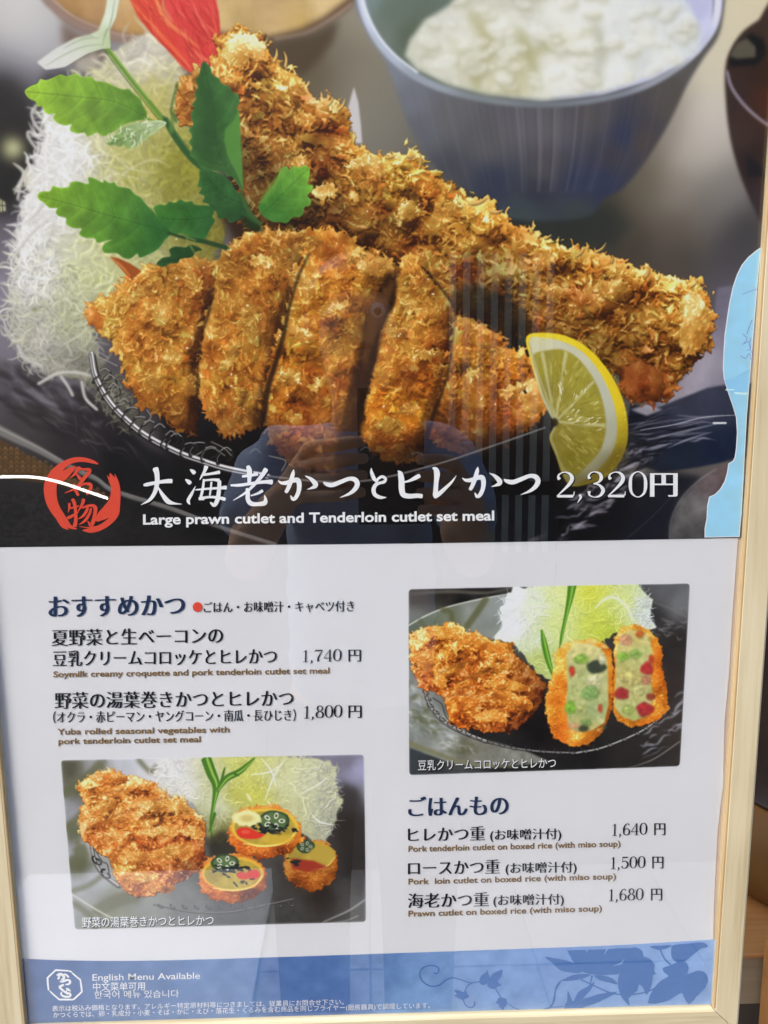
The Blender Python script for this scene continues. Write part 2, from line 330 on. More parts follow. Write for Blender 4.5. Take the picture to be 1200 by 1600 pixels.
SH['leaf5'] = [(404.0,323.3),(410.7,310.0),(421.3,296.7),(431.5,283.3),(437.9,267.3),(446.7,259.9),(452.8,265.7),(459.7,259.3),(466.7,262.5),(477.3,258.8),(483.7,264.7),(483.2,278.0),(480.0,288.1),(489.1,290.3),(486.9,299.3),(480.0,306.0),(486.4,313.2),(484.0,321.7),(475.7,324.4),(474.1,334.0),(466.7,339.9),(458.1,339.9),(448.5,348.9),(437.3,347.3),(426.7,347.3),(413.3,339.3),(406.7,331.3)]
SH['leaf6'] = [(244.8,412.8),(254.4,403.1),(267.3,400.7),(264.6,390.8),(275.0,385.3),(290.4,386.9),(297.0,382.5),(308.0,385.3),(316.3,390.8),(305.8,394.1),(299.8,402.3),(283.3,404.5),(277.8,411.1),(265.7,412.2),(255.8,417.4)]
SH['blossom'] = [(196,-46),(182,28),(172,48),(174,76),(160,78),(136,86),(102,106),(72,110),(58,98),(88,76),(118,60),(142,54),(154,48),(164,22),(176,-44)]

def quad_poly(c, r=7):
    """rounded four-cornered picture outline"""
    out = []; c = [np.array(p, float) for p in c]
    for i in range(4):
        p, a, b = c[i], c[i-1], c[(i+1) % 4]; ua = (a-p)/np.hypot(*(a-p)); ub = (b-p)/np.hypot(*(b-p))
        p0, p1 = p+ua*r, p+ub*r
        for t in np.linspace(0, 1, 5): out.append((1-t)**2*p0+2*t*(1-t)*p+t*t*p1)
    return np.array(out)
PIC1 = [(638, 920), (1078, 911), (1062, 1197), (639, 1211)]
PIC2 = [(95, 1187), (569, 1178), (572, 1440), (117, 1452)]
MAIN_EDGE = [(-60, 855.5), (0, 855), (200, 853), (430, 851), (650, 849), (900, 845), (1155, 840.5), (1220, 839)]
FOOT_EDGE = [(-20, 1495), (36, 1497), (120, 1500), (240, 1500), (420, 1495), (600, 1489), (800, 1482), (960, 1476), (1114, 1467), (1200, 1462)]

# small picture outlines
SH['p1_katsu'] = [(639,990),(655,985),(668,977),(690,978),(703,970),(712,974),(726,980),(728,988),(744,986),(770,1000),(800,1006),(802,1022),(822,1036),(834,1050),(852,1068),(850,1090),(838,1108),(822,1128),(802,1142),(775,1144),(752,1144),(738,1138),(718,1138),(700,1132),(698,1112),(694,1090),(680,1082),(656,1076),(645,1052),(640,1020)]
SH['p1_roll_a'] = [(866,1020),(880,1006),(896,1002),(920,998),(942,1004),(955,1014),(958,1040),(958,1090),(952,1120),(940,1146),(918,1162),(900,1168),(880,1160),(864,1150),(856,1128),(852,1102),(857,1070),(868,1044)]
SH['p1_face_a'] = [(884,1022),(896,1006),(918,1004),(938,1012),(948,1030),(950,1070),(950,1100),(944,1128),(926,1140),(902,1144),(888,1134),(884,1110),(886,1070)]
SH['p1_roll_b'] = [(960,992),(970,980),(990,976),(1010,982),(1026,996),(1035,1020),(1034,1040),(1038,1060),(1042,1084),(1044,1106),(1030,1124),(1010,1132),(986,1136),(966,1126),(958,1110),(958,1060),(960,1030)]
SH['p1_face_b'] = [(966,1002),(980,984),(1000,984),(1014,998),(1020,1020),(1016,1060),(1020,1090),(1012,1118),(990,1126),(970,1118),(960,1104),(962,1060),(962,1030)]
SH['p2_katsu'] = [(121,1228),(132,1216),(150,1212),(170,1202),(190,1208),(215,1214),(240,1222),(262,1236),(264,1244),(288,1246),(296,1262),(316,1276),(322,1292),(320,1320),(322,1340),(310,1362),(290,1372),(268,1384),(240,1398),(216,1402),(194,1392),(184,1378),(176,1352),(168,1340),(150,1328),(130,1312),(124,1296),(126,1266),(132,1250)]
def ell(cx, cy, rx, ry, rot=0, n=28):
    t = np.linspace(0, 2*math.pi, n, endpoint=False); x, y = rx*np.cos(t), ry*np.sin(t); c, s = math.cos(rot), math.sin(rot)
    return np.stack([cx+x*c-y*s, cy+x*s+y*c], 1)

def gloss(cv, pts, n, seed, col, L=(15, 60), W=(1, 4), ang=0., da=.25, a=(.2, .7), soft=.6, clip=None):
    r = np.random.default_rng(seed); P = Q(pts); b = cv.box(P, 0); m = cover(P, b); ys, xs = np.nonzero(m > .5)
    if len(ys) == 0: return
    for i in range(n):
        k = r.integers(0, len(ys)); x, y = xs[k]+b[2], ys[k]+b[0]; l = r.uniform(*L); an = ang+r.normal(0, da)
        t = np.linspace(-.5, .5, 4)[:, None]; d = np.array([[math.cos(an), math.sin(an)]]); nn = np.array([[-d[0, 1], d[0, 0]]])
        pl = np.array([[x, y]])+d*l*t+nn*r.normal(0, 2.2, (4, 1)); w = r.uniform(*W)
        cv.fill(stroke_poly(pl, [w*.2, w, w*.9, w*.15], True, 3), col, soft, r.uniform(*a), raw=True, clip=clip)

def wire_rim(cv, pts, w, hi=C(222,218,214), lo=C(26,24,24), a=1., soft=.45):
    P = np.array(pts, float)
    cv.stroke(P+np.array([w*.2, w*.35]), w*1.4, lo, soft+.3, a*.9); cv.stroke(P, w*1.1, C(120,114,112), soft, a)
    cv.stroke(P+np.array([w*.08, -w*.22]), w*.42, hi, soft*.8, a); cv.stroke(P+np.array([-w*.06, w*.10]), w*.2, C(50,46,48), .3, a*.9); cv.stroke(P+np.array([-w*.16, w*.34]), w*.24, hi*.8, .3, a*.8)
def coil(cv, p, ang, L, R, col=C(40,38,38), w=1.6, seed=0, hi=C(190,186,180)):
    r = np.random.default_rng(seed); t = np.linspace(0, 2*math.pi*.86, 12)+r.uniform(-.4, .4)
    x = np.cos(t)*R*.55+L*t/6; y = np.sin(t)*R; c, s = math.cos(ang), math.sin(ang)
    P = np.stack([p[0]+x*c-y*s, p[1]+x*s+y*c], 1)
    cv.stroke(P+.8, w*1.3, C(14,12,12), .5, .7); cv.stroke(P, w, col, .4, .95); cv.stroke(P[2:7]-.3, w*.5, hi, .4, .8)

def paint():
    cv = Cv(PW, PH, C(226, 227, 233)); im = cv.im
    # ================= main picture
    edge = sm(MAIN_EDGE, 6, False)
    main = np.vstack([[(-160, -160), (-160, 855.5)], edge, [(1330, 839), (1330, -160)]])
    mm, b = cv.mask(np.clip(Q(main), [-3, -3], [PW+3, PH+3]), 0, raw=True); MAINM = np.zeros((PH, PW), np.float32); MAINM[b[0]:b[1], b[2]:b[3]] = mm
    white = im.copy()
    bg = idw([(20,-60,205,202,198),(30,30,198,195,190),(60,85,190,188,186),(30,135,98,94,104),(70,130,80,76,86),(30,180,52,48,54),(8,260,22,19,16),(30,330,60,56,64),(15,370,104,98,108),(20,420,124,118,128),(8,480,128,122,134),(12,540,120,114,124),
              (30,590,84,78,84),(70,640,66,60,62),(120,690,52,46,50),(560,120,132,126,110),(575,190,128,122,108),(600,230,118,114,104),(660,265,96,92,86),(720,330,58,58,52),(800,360,44,46,42),(880,360,48,48,42),(960,330,60,56,46),(985,380,62,55,46),
              (1010,300,104,96,82),(1060,300,138,130,118),(1060,360,92,82,70),(1080,240,172,164,152),(1110,180,196,188,178),(1110,120,202,192,170),(1125,20,208,198,168),(1160,10,208,196,166),(1190,-60,208,198,170),(1150,60,208,198,172),(1120,60,206,196,172),(1100,220,184,176,166),(1100,330,112,106,100),(1130,300,130,124,118),(1160,360,58,56,58),(1140,400,70,66,68),(1060,400,68,60,54),(1150,450,88,84,92),
              (560,40,150,142,122),(500,110,96,84,64),(540,80,120,112,96),(400,700,14,12,14),(600,740,12,11,12),(700,600,14,10,8)], 4.2, .004, 3, 90, 1600)
    cv.fill(main, bg)
    im[:900] = blur(im[:900], 5)
    # lower plate / mat area (dark), left
    cv.fill([(-120,560),(40,570),(120,600),(170,640),(230,700),(330,745),(1200,745),(1200,900),(-120,900)], idw([(0,600,78,72,76),(60,640,62,56,56),(120,680,40,36,38),(200,720,20,18,20),(300,780,15,13,14),(20,800,33,31,31),(120,820,34,32,32),(250,830,26,24,24),(600,800,11,10,11),(900,800,16,15,17),(1100,800,40,40,46)], 3, .01, 4, 40), 4)
    # foreground plate, violet-grey sheen with darker marks
    gloss(cv, [(0,420),(28,440),(20,560),(140,600),(160,660),(60,640),(0,600)], 60, 11, C(140,134,146), (20,70), (2,9), .55, .5, (.1,.45), 2.2)
    gloss(cv, [(0,560),(150,620),(230,720),(130,700),(0,640)], 60, 12, C(36,32,34), (20,80), (2,10), .6, .25, (.2,.6), 1.8)
    gloss(cv, [(40,590),(160,640),(220,720),(90,680)], 40, 13, C(112,104,104), (10,50), (1,3), .7, .3, (.15,.5), 1.0)
    # black tea pot with lamp glint
    cv.fill(ell(0, 225, 62, 108), C(22,19,17), 12, .95); cv.fill(ell(20, 232, 20, 20), C(150,148,108), 8, .95); cv.fill(ell(21, 232, 9, 9), C(196,194,150), 5, .8)
    cv.fill([(0,310),(9,316),(10,330),(0,332)], C(210,205,160), .8, .8); cv.stroke([(4,312),(5,332)], 1, C(20,20,14), .3); cv.stroke([(0,321),(10,322)], 1, C(20,20,14), .3)
    # plate rim on the left, mat weave under it
    cv.fill([(-60,655),(0,686),(90,735),(170,775),(172,782),(90,757),(0,746),(-60,748)], C(74,54,32), 1.2)
    r = np.random.default_rng(5)
    for yy in range(690, 784, 7):
        for xx in range(-30, 176, 9):
            if yy > 690+.5*xx and yy < 744+max(0, (xx-60))*.36: cv.stroke([(xx, yy), (xx+3, yy-5), (xx+6, yy)], [1.2, 2.4, 1.2], C(118,88,50)*r.uniform(.7, 1.15), .6, .7)
    rimw = [(-60,640),(0,672),(60,702),(110,730),(150,748),(180,768),(270,796),(350,826),(432,852)]
    cv.stroke(rimw, [15,15,11,8,6,6,5,4,4], C(116,112,108), 1.5, .95); cv.stroke([(x, y-3) for x, y in rimw], [4,4,3,2,2,2,2,1.5,1.5], C(150,146,140), .8, .7)
    # fabric grain lower left
    h0, h1 = int(Q([(0, 770)])[0][1]), int(Q([(0, 856)])[0][1]); g = noise(h1-h0, 420, 4, 2, 8, 1.4); w_ = np.clip(1-np.arange(420)/420, 0, 1)[None]
    im[h0:h1, :420] += (.028*g*w_)[..., None]
    # right plate: pale sheet, navy shadow, streaks
    cv.fill([(1120,450),(1180,440),(1190,600),(1120,608),(1060,625),(1000,650),(960,650),(1040,620),(1080,575),(1112,520)], idw([(1130,480,112,106,120),(1150,520,128,120,134),(1100,580,152,144,154),(1060,620,150,142,150),(1140,600,134,126,140),(1000,645,90,86,92)], 3, .03, 6, 20), 2)
    cv.fill([(985,630),(1020,640),(1060,624),(1105,606),(1140,600),(1200,598),(1200,715),(1148,718),(1090,730),(1030,738),(985,720),(975,680)], idw([(1000,650,24,26,36),(1060,640,50,52,66),(1110,630,54,56,72),(1130,700,24,32,52),(1060,710,26,32,46),(990,700,30,30,36)], 3, .015, 7, 20), 1.5)
    gloss(cv, [(985,640),(1100,640),(1100,690),(1000,720)], 22, 21, C(150,146,158), (24,90), (1,4), -.18, .12, (.25,.7), .7)
    gloss(cv, [(985,645),(1080,650),(1060,700),(990,720)], 20, 22, C(14,15,22), (20,70), (1,5), -.2, .15, (.4,.8), .7)
    cv.fill([(985,640),(1010,632),(1035,640),(1010,650)], C(168,160,166), 1.5, .8)
    cv.stroke([(1000,672),(1050,664),(1100,652),(1160,648)], [1,1.6,1.6,1], C(170,168,176), .4, .9); cv.stroke([(1010,688),(1060,676),(1120,662)], [1,4,1], C(130,130,142), .8, .8)
    cv.stroke([(1114,661),(1134,661)], 3, C(225,225,225), .4)
    gloss(cv, [(960,700),(1040,690),(1020,740),(950,800),(880,850),(830,850),(900,780)], 46, 23, C(150,144,154), (10,40), (2,8), -.35, .2, (.3,.8), 1.1)
    gloss(cv, [(960,700),(1040,690),(1020,740),(950,800),(880,850),(830,850),(900,780)], 40, 24, C(20,18,22), (12,40), (2,6), -.35, .2, (.4,.9), .9)
    cv.fill([(1044,850),(1046,815),(1062,780),(1090,750),(1118,730),(1150,716),(1190,712),(1190,850)], idw([(1060,800,96,94,92),(1090,790,112,108,108),(1110,750,100,86,86),(1130,740,84,66,66),(1140,800,60,56,58),(1080,840,70,68,68)], 3, .06, 9, 18), 2.5)
    cv.stroke([(1046,850),(1048,812),(1066,776),(1092,750),(1120,732)], [1.5,2,2,2,1], C(160,156,154), 1., .6)
    cv.fill([(1020,740),(1050,735),(1090,745),(1055,785),(1040,850),(960,850),(1000,790)], C(22,22,30), 5, .7)
    cv.stroke([(968,850),(1010,815),(1050,775)], [1.5,1.2,1], C(70,70,76), .6, .7)
    # ---- wooden dish
    cv.fill(sm(SH['wooden_dish'], 3), C(88,62,44), 4)
    cv.fill([(80,-110),(84,4),(108,24),(150,42),(200,56),(275,58),(330,50),(420,58),(470,46),(505,28),(548,-4),(552,-110)], idw([(120,-40,196,150,86),(120,15,176,136,84),(160,30,160,122,78),(220,40,190,148,84),(200,0,196,160,108),(240,20,172,150,118),(350,30,196,168,112),(380,50,180,152,98),(420,20,190,160,110),(440,-40,176,150,110),(500,10,206,180,128),(470,35,196,166,104)], 3, .05, 14, 40), 4)
    cv.stroke([(64,-12),(86,12),(112,34),(150,50),(190,62),(225,68),(270,68)], [12,12,12,12,12,13,12], C(150,124,112), 2.2, .95)
    cv.stroke([(70,-14),(92,8),(118,28),(156,44),(196,56),(268,60)], 3, C(200,176,164), 1.5, .8)
    cv.stroke([(430,62),(478,52),(515,32),(550,6)], [5,5,5,4], C(190,162,142), 2, .7)
    cv.fill([(96,34),(130,56),(170,70),(160,100),(140,118),(110,96),(98,62)], C(104,82,66), 5, .8)
    cv.fill([(350,66),(430,66),(485,54),(530,32),(520,66),(498,96),(470,124),(440,98)], C(78,64,46), 5, .9)
    cv.fill([(140,120),(100,108),(72,112),(60,130),(150,140),(165,128)], C(44,40,46), 4, .6)
    cv.fill([(118,94),(150,82),(158,100),(140,116),(120,108)], C(190,184,168), 3, .7)
    # ---- soup bowl at the right
    cv.fill(sm(SH['soup_bowl'], 3), idw([(1180,60,60,44,34),(1190,120,50,34,24),(1150,150,54,40,34),(1150,210,60,44,38),(1175,250,48,36,32),(1188,320,52,42,44),(1195,150,70,38,26)], 3, .006, 2), 2.2)
    cv.fill([(1138,95),(1152,68),(1172,52),(1192,62),(1198,84),(1180,104),(1140,104)], C(22,20,18), 2.5, .95); cv.fill([(1139,88),(1150,68),(1166,60),(1180,74),(1180,90),(1150,93)], C(88,82,66), 2.)
    cv.stroke([(1135,112),(1142,136),(1158,160),(1178,180),(1200,197)], [5,5,5,5,4], C(140,130,142), 1.6)
    cv.fill([(1166,240),(1190,262),(1196,275),(1166,278)], C(30,29,34), 2, .9)
    # ---- rice bowl
    cv.fill([(700,330),(780,330),(960,322),(990,350),(960,390),(840,372),(760,352)], C(44,46,42), 8, .85)
    cv.fill([(968,200),(1090,120),(1060,220),(1010,300),(970,420)], C(92,82,66), 14, .35)
    cv.fill(sm(SH['rice_bowl'], 4), idw([(575,80,130,136,146),(610,110,122,126,134),(640,160,110,112,118),(650,200,98,99,104),(700,180,100,98,100),(700,270,70,70,76),(760,220,88,86,88),(800,200,96,92,96),(860,200,92,88,92),(850,260,76,73,76),(840,300,50,52,62),(930,180,80,76,77),(960,240,60,58,66),(975,215,50,54,76),(1000,220,76,68,66),(1050,150,82,76,70),(1080,110,88,84,80),(820,335,60,68,70),(900,330,58,64,64),(940,290,48,52,74),(770,290,52,56,72),(900,290,50,54,74)], 3.2, .006, 5), 2.6)
    mb, bb = cv.mask(SH['rice_bowl'], 2); cl = np.zeros((PH, PW), np.float32); cl[bb[0]:bb[1], bb[2]:bb[3]] = mb
    r = np.random.default_rng(9)
    for k in range(70):
        x = r.uniform(640, 1040); xb = 840+(x-840)*.72; a = .10+.32*math.exp(-((x-835)/60)**2)
        cv.stroke([(x, 168-(abs(x-840)/240)**2*50), (x*.5+xb*.5+2, 240), (xb, 300)], [3, 3, 2], C(168,164,166) if r.random() < .6 else C(50,50,60), 1.3, a*r.uniform(.2, .6), clip=cl)
    # rim
    cv.fill([(566,-120),(572,20),(596,70),(630,104),(690,134),(760,152),(850,160),(940,150),(1020,126),(1080,90),(1112,50),(1120,-120)], idw([(575,0,120,134,130),(610,20,100,112,98),(640,60,88,98,80),(600,60,110,118,108),(700,-60,100,112,100),(1090,20,182,182,208),(1105,40,202,202,224),(1070,-60,176,178,204)], 3, .008), 2)
    cv.stroke([(560,-40),(566,10),(584,54),(612,90),(650,120),(700,142),(770,158),(850,164),(930,157),(1000,138),(1056,108),(1096,70),(1118,30),(1124,-40)], [12,12,12,12,12,11,10,9,9,10,10,12,13,13], idw([(565,20,196,202,216),(600,80,176,182,194),(660,124,150,156,164),(760,156,124,130,132),(850,162,112,118,122),(940,152,122,126,132),(1040,116,150,152,160),(1100,66,190,192,210),(1122,20,214,214,232)], 3), 1.8)
    cv.stroke([(562,-40),(568,8),(588,52),(616,86),(652,114)], 4, C(222,226,236), 1.4, .9)
    cv.fill(SH['rice'], idw([(650,80,205,204,186),(700,40,212,210,198),(720,100,198,194,170),(760,60,205,202,180),(800,120,194,190,156),(840,60,214,212,202),(880,140,218,217,208),(900,60,220,219,210),(960,90,214,214,208),(1020,80,206,208,204),(1060,60,212,214,212),(940,0,216,216,210),(1080,40,205,208,210),(820,0,196,194,178)], 3, .02, 8, 34), 3)
    mb, bb = cv.mask(SH['rice'], 3); cl = np.zeros((PH, PW), np.float32); cl[bb[0]:bb[1], bb[2]:bb[3]] = mb
    for k in range(330):
        x, y = r.uniform(635, 1090), r.uniform(-60, 155); an = r.uniform(0, 3.14)
        cv.stroke([(x, y), (x+9*math.cos(an), y+6*math.sin(an))], r.uniform(5, 11), C(228,228,222) if r.random() < .7 else C(190,186,160), 2.2, r.uniform(.1, .3), clip=cl)
    for p, c in [([(700,60),(740,96),(745,140)], C(170,166,120)), ([(820,90),(870,66),(930,50)], C(176,172,130)), ([(800,40),(820,70),(845,140)], C(172,168,124)), ([(735,20),(760,60),(762,100)], C(180,174,132)), ([(930,40),(940,90),(930,130)], C(178,178,156)), ([(660,90),(690,110),(700,130)], C(176,174,150))]:
        cv.stroke(p, [9, 20, 9], c, 5, .85, clip=cl)
    for k in range(120):
        x, y = r.uniform(640, 1085), r.uniform(-50, 150); s_ = r.uniform(7, 20); an = r.uniform(-.8, .8)
        cv.fill(ell(x+s_*.25, y+s_*.45, s_, s_*.6, an), C(168,162,126), 3, .34, clip=cl); cv.fill(ell(x, y, s_*.9, s_*.5, an), C(234,233,228), 2.2, .42, clip=cl)
    for p in [(720,70),(690,110),(790,40),(860,120),(905,60),(960,110),(1010,60),(870,20),(1040,90)]: cv.fill(ell(*p, 26, 17, r.uniform(-.6, .6)), C(232,231,224), 7, .55, clip=cl)
    # white wisp beside the prawn
    cv.fill([(553,136),(549,150),(543,172),(548,196),(556,224),(566,224),(564,196),(560,160)], C(196,190,188), 1.2)
    # ================= cabbage
    CI = idw([(230,80,206,200,184),(200,110,196,190,170),(260,120,186,180,150),(250,160,178,170,110),(240,150,190,184,120),(100,200,214,210,202),(90,260,216,213,206),(140,250,212,208,198),(160,270,204,200,176),(200,240,178,174,104),(220,260,160,156,64),(280,240,140,136,48),(270,280,136,132,46),(300,290,128,124,44),(200,280,180,176,96),(240,170,196,176,60),
              (80,340,212,208,198),(60,400,208,204,194),(70,470,196,192,180),(120,400,198,198,172),(140,420,192,192,150),(150,450,176,178,120),(120,500,178,178,150),(60,520,184,180,166),(100,540,172,168,150),(200,400,186,184,130),(160,380,190,188,140),(330,380,120,112,40),(300,400,150,146,80),(110,480,176,180,130),(50,545,150,146,136),(130,560,138,134,114)], 3.2, .02, 31, 22)
    cv.fill(rough(SH['cabbage'], 3.5, 8, 3), CI, 1.6)
    fld = idw([(230,80,206,200,184),(100,230,222,219,212),(200,240,186,182,116),(280,260,142,138,52),(250,160,186,178,110),(80,340,218,215,206),(60,430,212,209,200),(140,420,196,197,150),(120,500,182,183,150),(60,530,186,182,168),(200,400,186,184,130),(330,380,122,114,44),(130,580,128,124,110),(90,560,158,154,140)], 3)
    GX = fld(*np.meshgrid(np.arange(0, 500.), np.arange(0, 800.)))
    def ccol(x, y, r):
        c = GX[int(np.clip(y, 0, 799)), int(np.clip(x, 0, 499))]
        return np.clip(c*(1.03+r.normal(.0, .08))+np.array([0, 0, r.normal(0, .02)]), 0, .93)
    shreds(cv, SH['cabbage'], 900, 41, (18, 60), (2.2, 6.5), ccol, soft=1., spill=5, dark=.17, alpha=(.35, .9), curl=.7)
    shreds(cv, [(20,420),(60,380),(110,420),(140,500),(150,560),(110,590),(50,570),(18,530)], 420, 42, (18, 56), (1.8, 4.6), ccol, soft=.7, spill=9, dark=.22, alpha=(.4, .9))
    shreds(cv, [(60,240),(100,180),(130,230),(90,330),(50,400),(24,400),(40,330)], 240, 43, (18, 48), (2.2, 5), lambda x, y, r: C(228,225,220)*r.uniform(.9, 1.03), soft=.9, spill=6, dark=.08, alpha=(.4, .9))
    for p in [[(58,164),(50,178),(56,196),(66,208),(58,214),(46,206),(44,212),(52,226),(62,236)], [(44,262),(34,284),(28,312)], [(78,300),(60,330),(36,352)], [(62,352),(40,376),(18,408)], [(34,420),(22,436),(20,450)], [(60,600),(90,584),(120,582),(150,590)], [(28,540),(40,560),(66,572)], [(128,596),(134,622),(152,640)], [(96,588),(108,606),(114,618)]]:
        cv.stroke(p, 4.5, C(204,200,192), 1., .95); cv.stroke(np.array(p)+1.4, 1.6, C(160,154,146), .8, .6)
    cv.fill(ell(55, 484, 5, 4), C(110,116,84), 2, .7)
    for p in [[(206,262),(240,250),(268,262)], [(150,250),(180,270),(230,282)], [(176,236),(200,262),(246,272)], [(108,450),(140,430),(160,420)], [(96,540),(130,520),(140,500)], [(170,300),(196,270),(220,256)]]:
        cv.stroke(p, [1, 2.6, 1], C(214,210,180), .8, .7)
    cm, cb = cv.mask(SH['cabbage'], 6); cs = np.s_[cb[0]:cb[1], cb[2]:cb[3]]
    xs_ = np.linspace(0, 1, cb[3]-cb[2])[None]; ys_ = np.linspace(0, 1, cb[1]-cb[0])[:, None]
    kf = np.clip(1.15-.45*ys_-.25*(1-xs_), .3, 1)[..., None]
    im[cs] += (blur(im[cs], 1.7)-im[cs])*(kf*.6)
    for k in range(150):
        x, y = r.uniform(30, 330), r.uniform(80, 560); an = r.uniform(0, 6.28); l = r.uniform(8, 20)
        q = Q([(x, y)])[0].astype(int)
        if cover(Q(SH['cabbage']), (q[1], q[1]+1, max(q[0], 0), max(q[0], 0)+1))[0, 0] < .5: continue
        cc_ = np.clip(im[q[1], q[0]]*1.1+.02, 0, .9)
        cv.stroke([(x, y), (x+l*math.cos(an), y+l*math.sin(an)), (x+2*l*math.cos(an+.5), y+2*l*math.sin(an+.5))], [1, 4.5, 1.5], cc_, 1.1, .6)
    # soft fibrous shade inside
    for k in range(260):
        x, y = r.uniform(170, 330), r.uniform(215, 400); an = r.normal(.5, .9)
        cv.stroke([(x, y), (x+14*math.cos(an), y+14*math.sin(an)), (x+26*math.cos(an+.3), y+26*math.sin(an+.3))], [1, 2.4, 1], C(176,170,92) if r.random() < .5 else C(110,108,38), 1.2, .22)
    # cabbage bottom fringe and dark behind rack
    cv.fill([(150,560),(185,590),(215,640),(250,690),(200,670),(165,640),(140,600)], C(96,94,76), 5, .6)
    shreds(cv, [(140,570),(180,590),(210,640),(190,670),(150,620)], 70, 44, (14, 40), (1.4, 3), lambda x, y, r: C(140,138,116)*r.uniform(.7, 1.1), soft=.9, spill=4, dark=.3, alpha=(.3, .8))
    # ---- dark gap under the food
    cv.fill([(250,640),(300,680),(420,690),(560,740),(700,720),(840,690),(880,700),(880,780),(560,800),(350,760),(260,710)], C(14,10,9), 6, .9)
    cv.fill([(590,470),(640,380),(720,440),(800,500),(840,560),(760,520),(700,560),(600,560)], C(26,16,8), 4, .95)
    cv.fill([(480,320),(520,350),(640,400),(620,440),(560,400),(480,380)], C(34,20,8), 4, .95)
    cv.fill([(355,240),(520,250),(640,330),(600,420),(480,420),(380,400),(345,340)], C(44,26,12), 6, .95)
    # ================= prawn tail
    cv.fill(SH['prawn_tail'], grad((230,20), C(206,66,46), (320,60), C(206,60,56), .03, 2, 20), 1.)
    cv.fill([(250,-56),(262,20),(278,44),(296,62),(316,74),(342,62),(342,20),(326,-56)], grad((270,0), C(214,66,62), (320,60), C(196,58,52), .03, 3, 14), 1.2)
    for p, c, w in [([(196,-10),(222,22),(250,52),(286,92),(300,112)], C(226,108,62), 4), ([(240,-10),(250,16),(262,36),(288,56),(312,76)], C(222,128,74), 6), ([(244,-4),(254,22),(276,46)], C(236,160,96), 3), ([(256,-10),(256,12),(268,34)], C(196,150,100), 4), ([(216,20),(248,62),(290,104)], C(180,48,30), 3), ([(300,0),(312,30),(330,60)], C(232,120,96), 3), ([(280,0),(294,30),(316,56)], C(176,40,40), 3), ([(330,20),(338,50),(330,84)], C(226,96,70), 3), ([(300,76),(318,92),(338,96)], C(224,120,88), 5), ([(288,60),(300,84),(312,104)], C(178,50,36), 5), ([(235,40),(262,70),(292,100)], C(236,120,72), 2)]:
        cv.stroke(p, [w*.4]+[w]*(len(p)-2)+[w*.4], c, 1.1, .8)
    gloss(cv, SH['prawn_tail'], 60, 6, C(238,140,100), (12,40), (.8,2.2), 1.05, .2, (.2,.5), .7)
    gloss(cv, SH['prawn_tail'], 50, 7, C(160,40,30), (12,40), (.8,2.6), 1.05, .2, (.2,.5), .8)
    # ================= prawn cutlet
    tone = idw([(370,80,235,240,245),(400,120,225,225,225),(440,100,240,240,240),(300,150,200,190,180),(420,200,190,180,165),(390,260,120,115,105),(430,300,125,115,100),(470,330,105,95,80),(500,200,200,190,175),(500,260,160,150,135),(520,330,120,110,95),(560,300,210,200,185),(560,260,236,234,215),(620,300,220,215,190),(600,350,165,155,140),(660,380,190,185,165),(640,270,235,236,220),(720,360,215,215,200),(760,340,240,240,225),(740,420,150,140,125),(780,480,112,104,92),(820,440,170,165,150),(860,400,225,225,210),(860,480,178,165,150),(920,420,215,215,200),(920,480,185,165,150),(960,520,175,165,150),(1000,440,220,215,200),(1060,450,240,240,235),(1090,500,235,230,220),(1060,560,200,180,160),(1020,600,165,120,105),(990,600,150,112,100),(940,540,160,150,135),(880,520,160,150,135)], 3)
    tn = lambda xx, yy: tone(xx, yy)*1.22
    crust(cv, SH['prawn_cutlet'], 101, 6, 27, .042, 12, 8, (-.15, -.75, .6), tint=tn, lump=11, lcell=44, edge=2.6, spill=4, elong=(1.5, 4.2), contrast=1.08)
    # big individual flakes along the top edge
    def tuft(x, y, a, l, w, c, s=.5):
        d = np.array([math.cos(a), math.sin(a)]); nn = np.array([-d[1], d[0]])
        pl = [np.array([x, y]), np.array([x, y])+d*l*.5+nn*l*.1, np.array([x, y])+d*l]
        cv.stroke(np.array(pl)+np.array([1, 2]), [w, w*.8, .6], c*.55, .7, .8); cv.stroke(pl, [w, w*.8, .4], c, s, 1); cv.stroke(np.array(pl)-nn*w*.15, [w*.4, w*.3, .2], np.clip(c*1.22, 0, 1), .4, .8)
    for x, y, a, l, w in [(428,96,-1.2,26,9),(446,104,-2.0,30,8),(512,164,-1.3,18,7),(528,172,-1.0,26,7),(655,262,-1.75,30,7),(604,246,-.4,18,8),(636,246,-.5,18,8),(700,300,-1.5,24,4),(735,318,-.2,36,12),(765,330,-.1,26,10),(850,372,-.5,16,6),(900,400,-.6,24,7),(955,410,-.9,14,7),(1008,432,-1.2,24,11),(1078,448,-.6,20,6),(410,70,-1.0,16,8),(380,62,-1.6,14,8),(930,394,-.5,28,5)]:
        tuft(x, y, a+r.normal(0, .2), l*.8, w*.5, C(204,160,88)*r.uniform(.85, 1.1))
    # pale crumb top of the prawn and pale right end
    crust(cv, [(352,66),(376,52),(400,58),(418,76),(410,96),(392,92),(378,106),(356,100),(346,86)], 102, 4, 14, .06, 5, 4, (-.2, -.7, .65), lift=.34, edge=1.6)
    crust(cv, [(1062,470),(1080,452),(1102,474),(1110,512),(1092,548),(1070,560),(1060,530),(1066,500)], 103, 5, 18, .05, 8, 4, (-.2, -.6, .7), lift=.20, edge=1.6, soft=.6, flow=-1.2)
    crust(cv, [(975,575),(1000,562),(1030,580),(1040,604),(1030,622),(996,630),(978,616)], 104, 3, 10, .08, 10, 3, (-.4, -.6, .6), lift=-.03, soft=.9, tint=lambda xx, yy: np.array([.78, .60, .58]), edge=1.2)
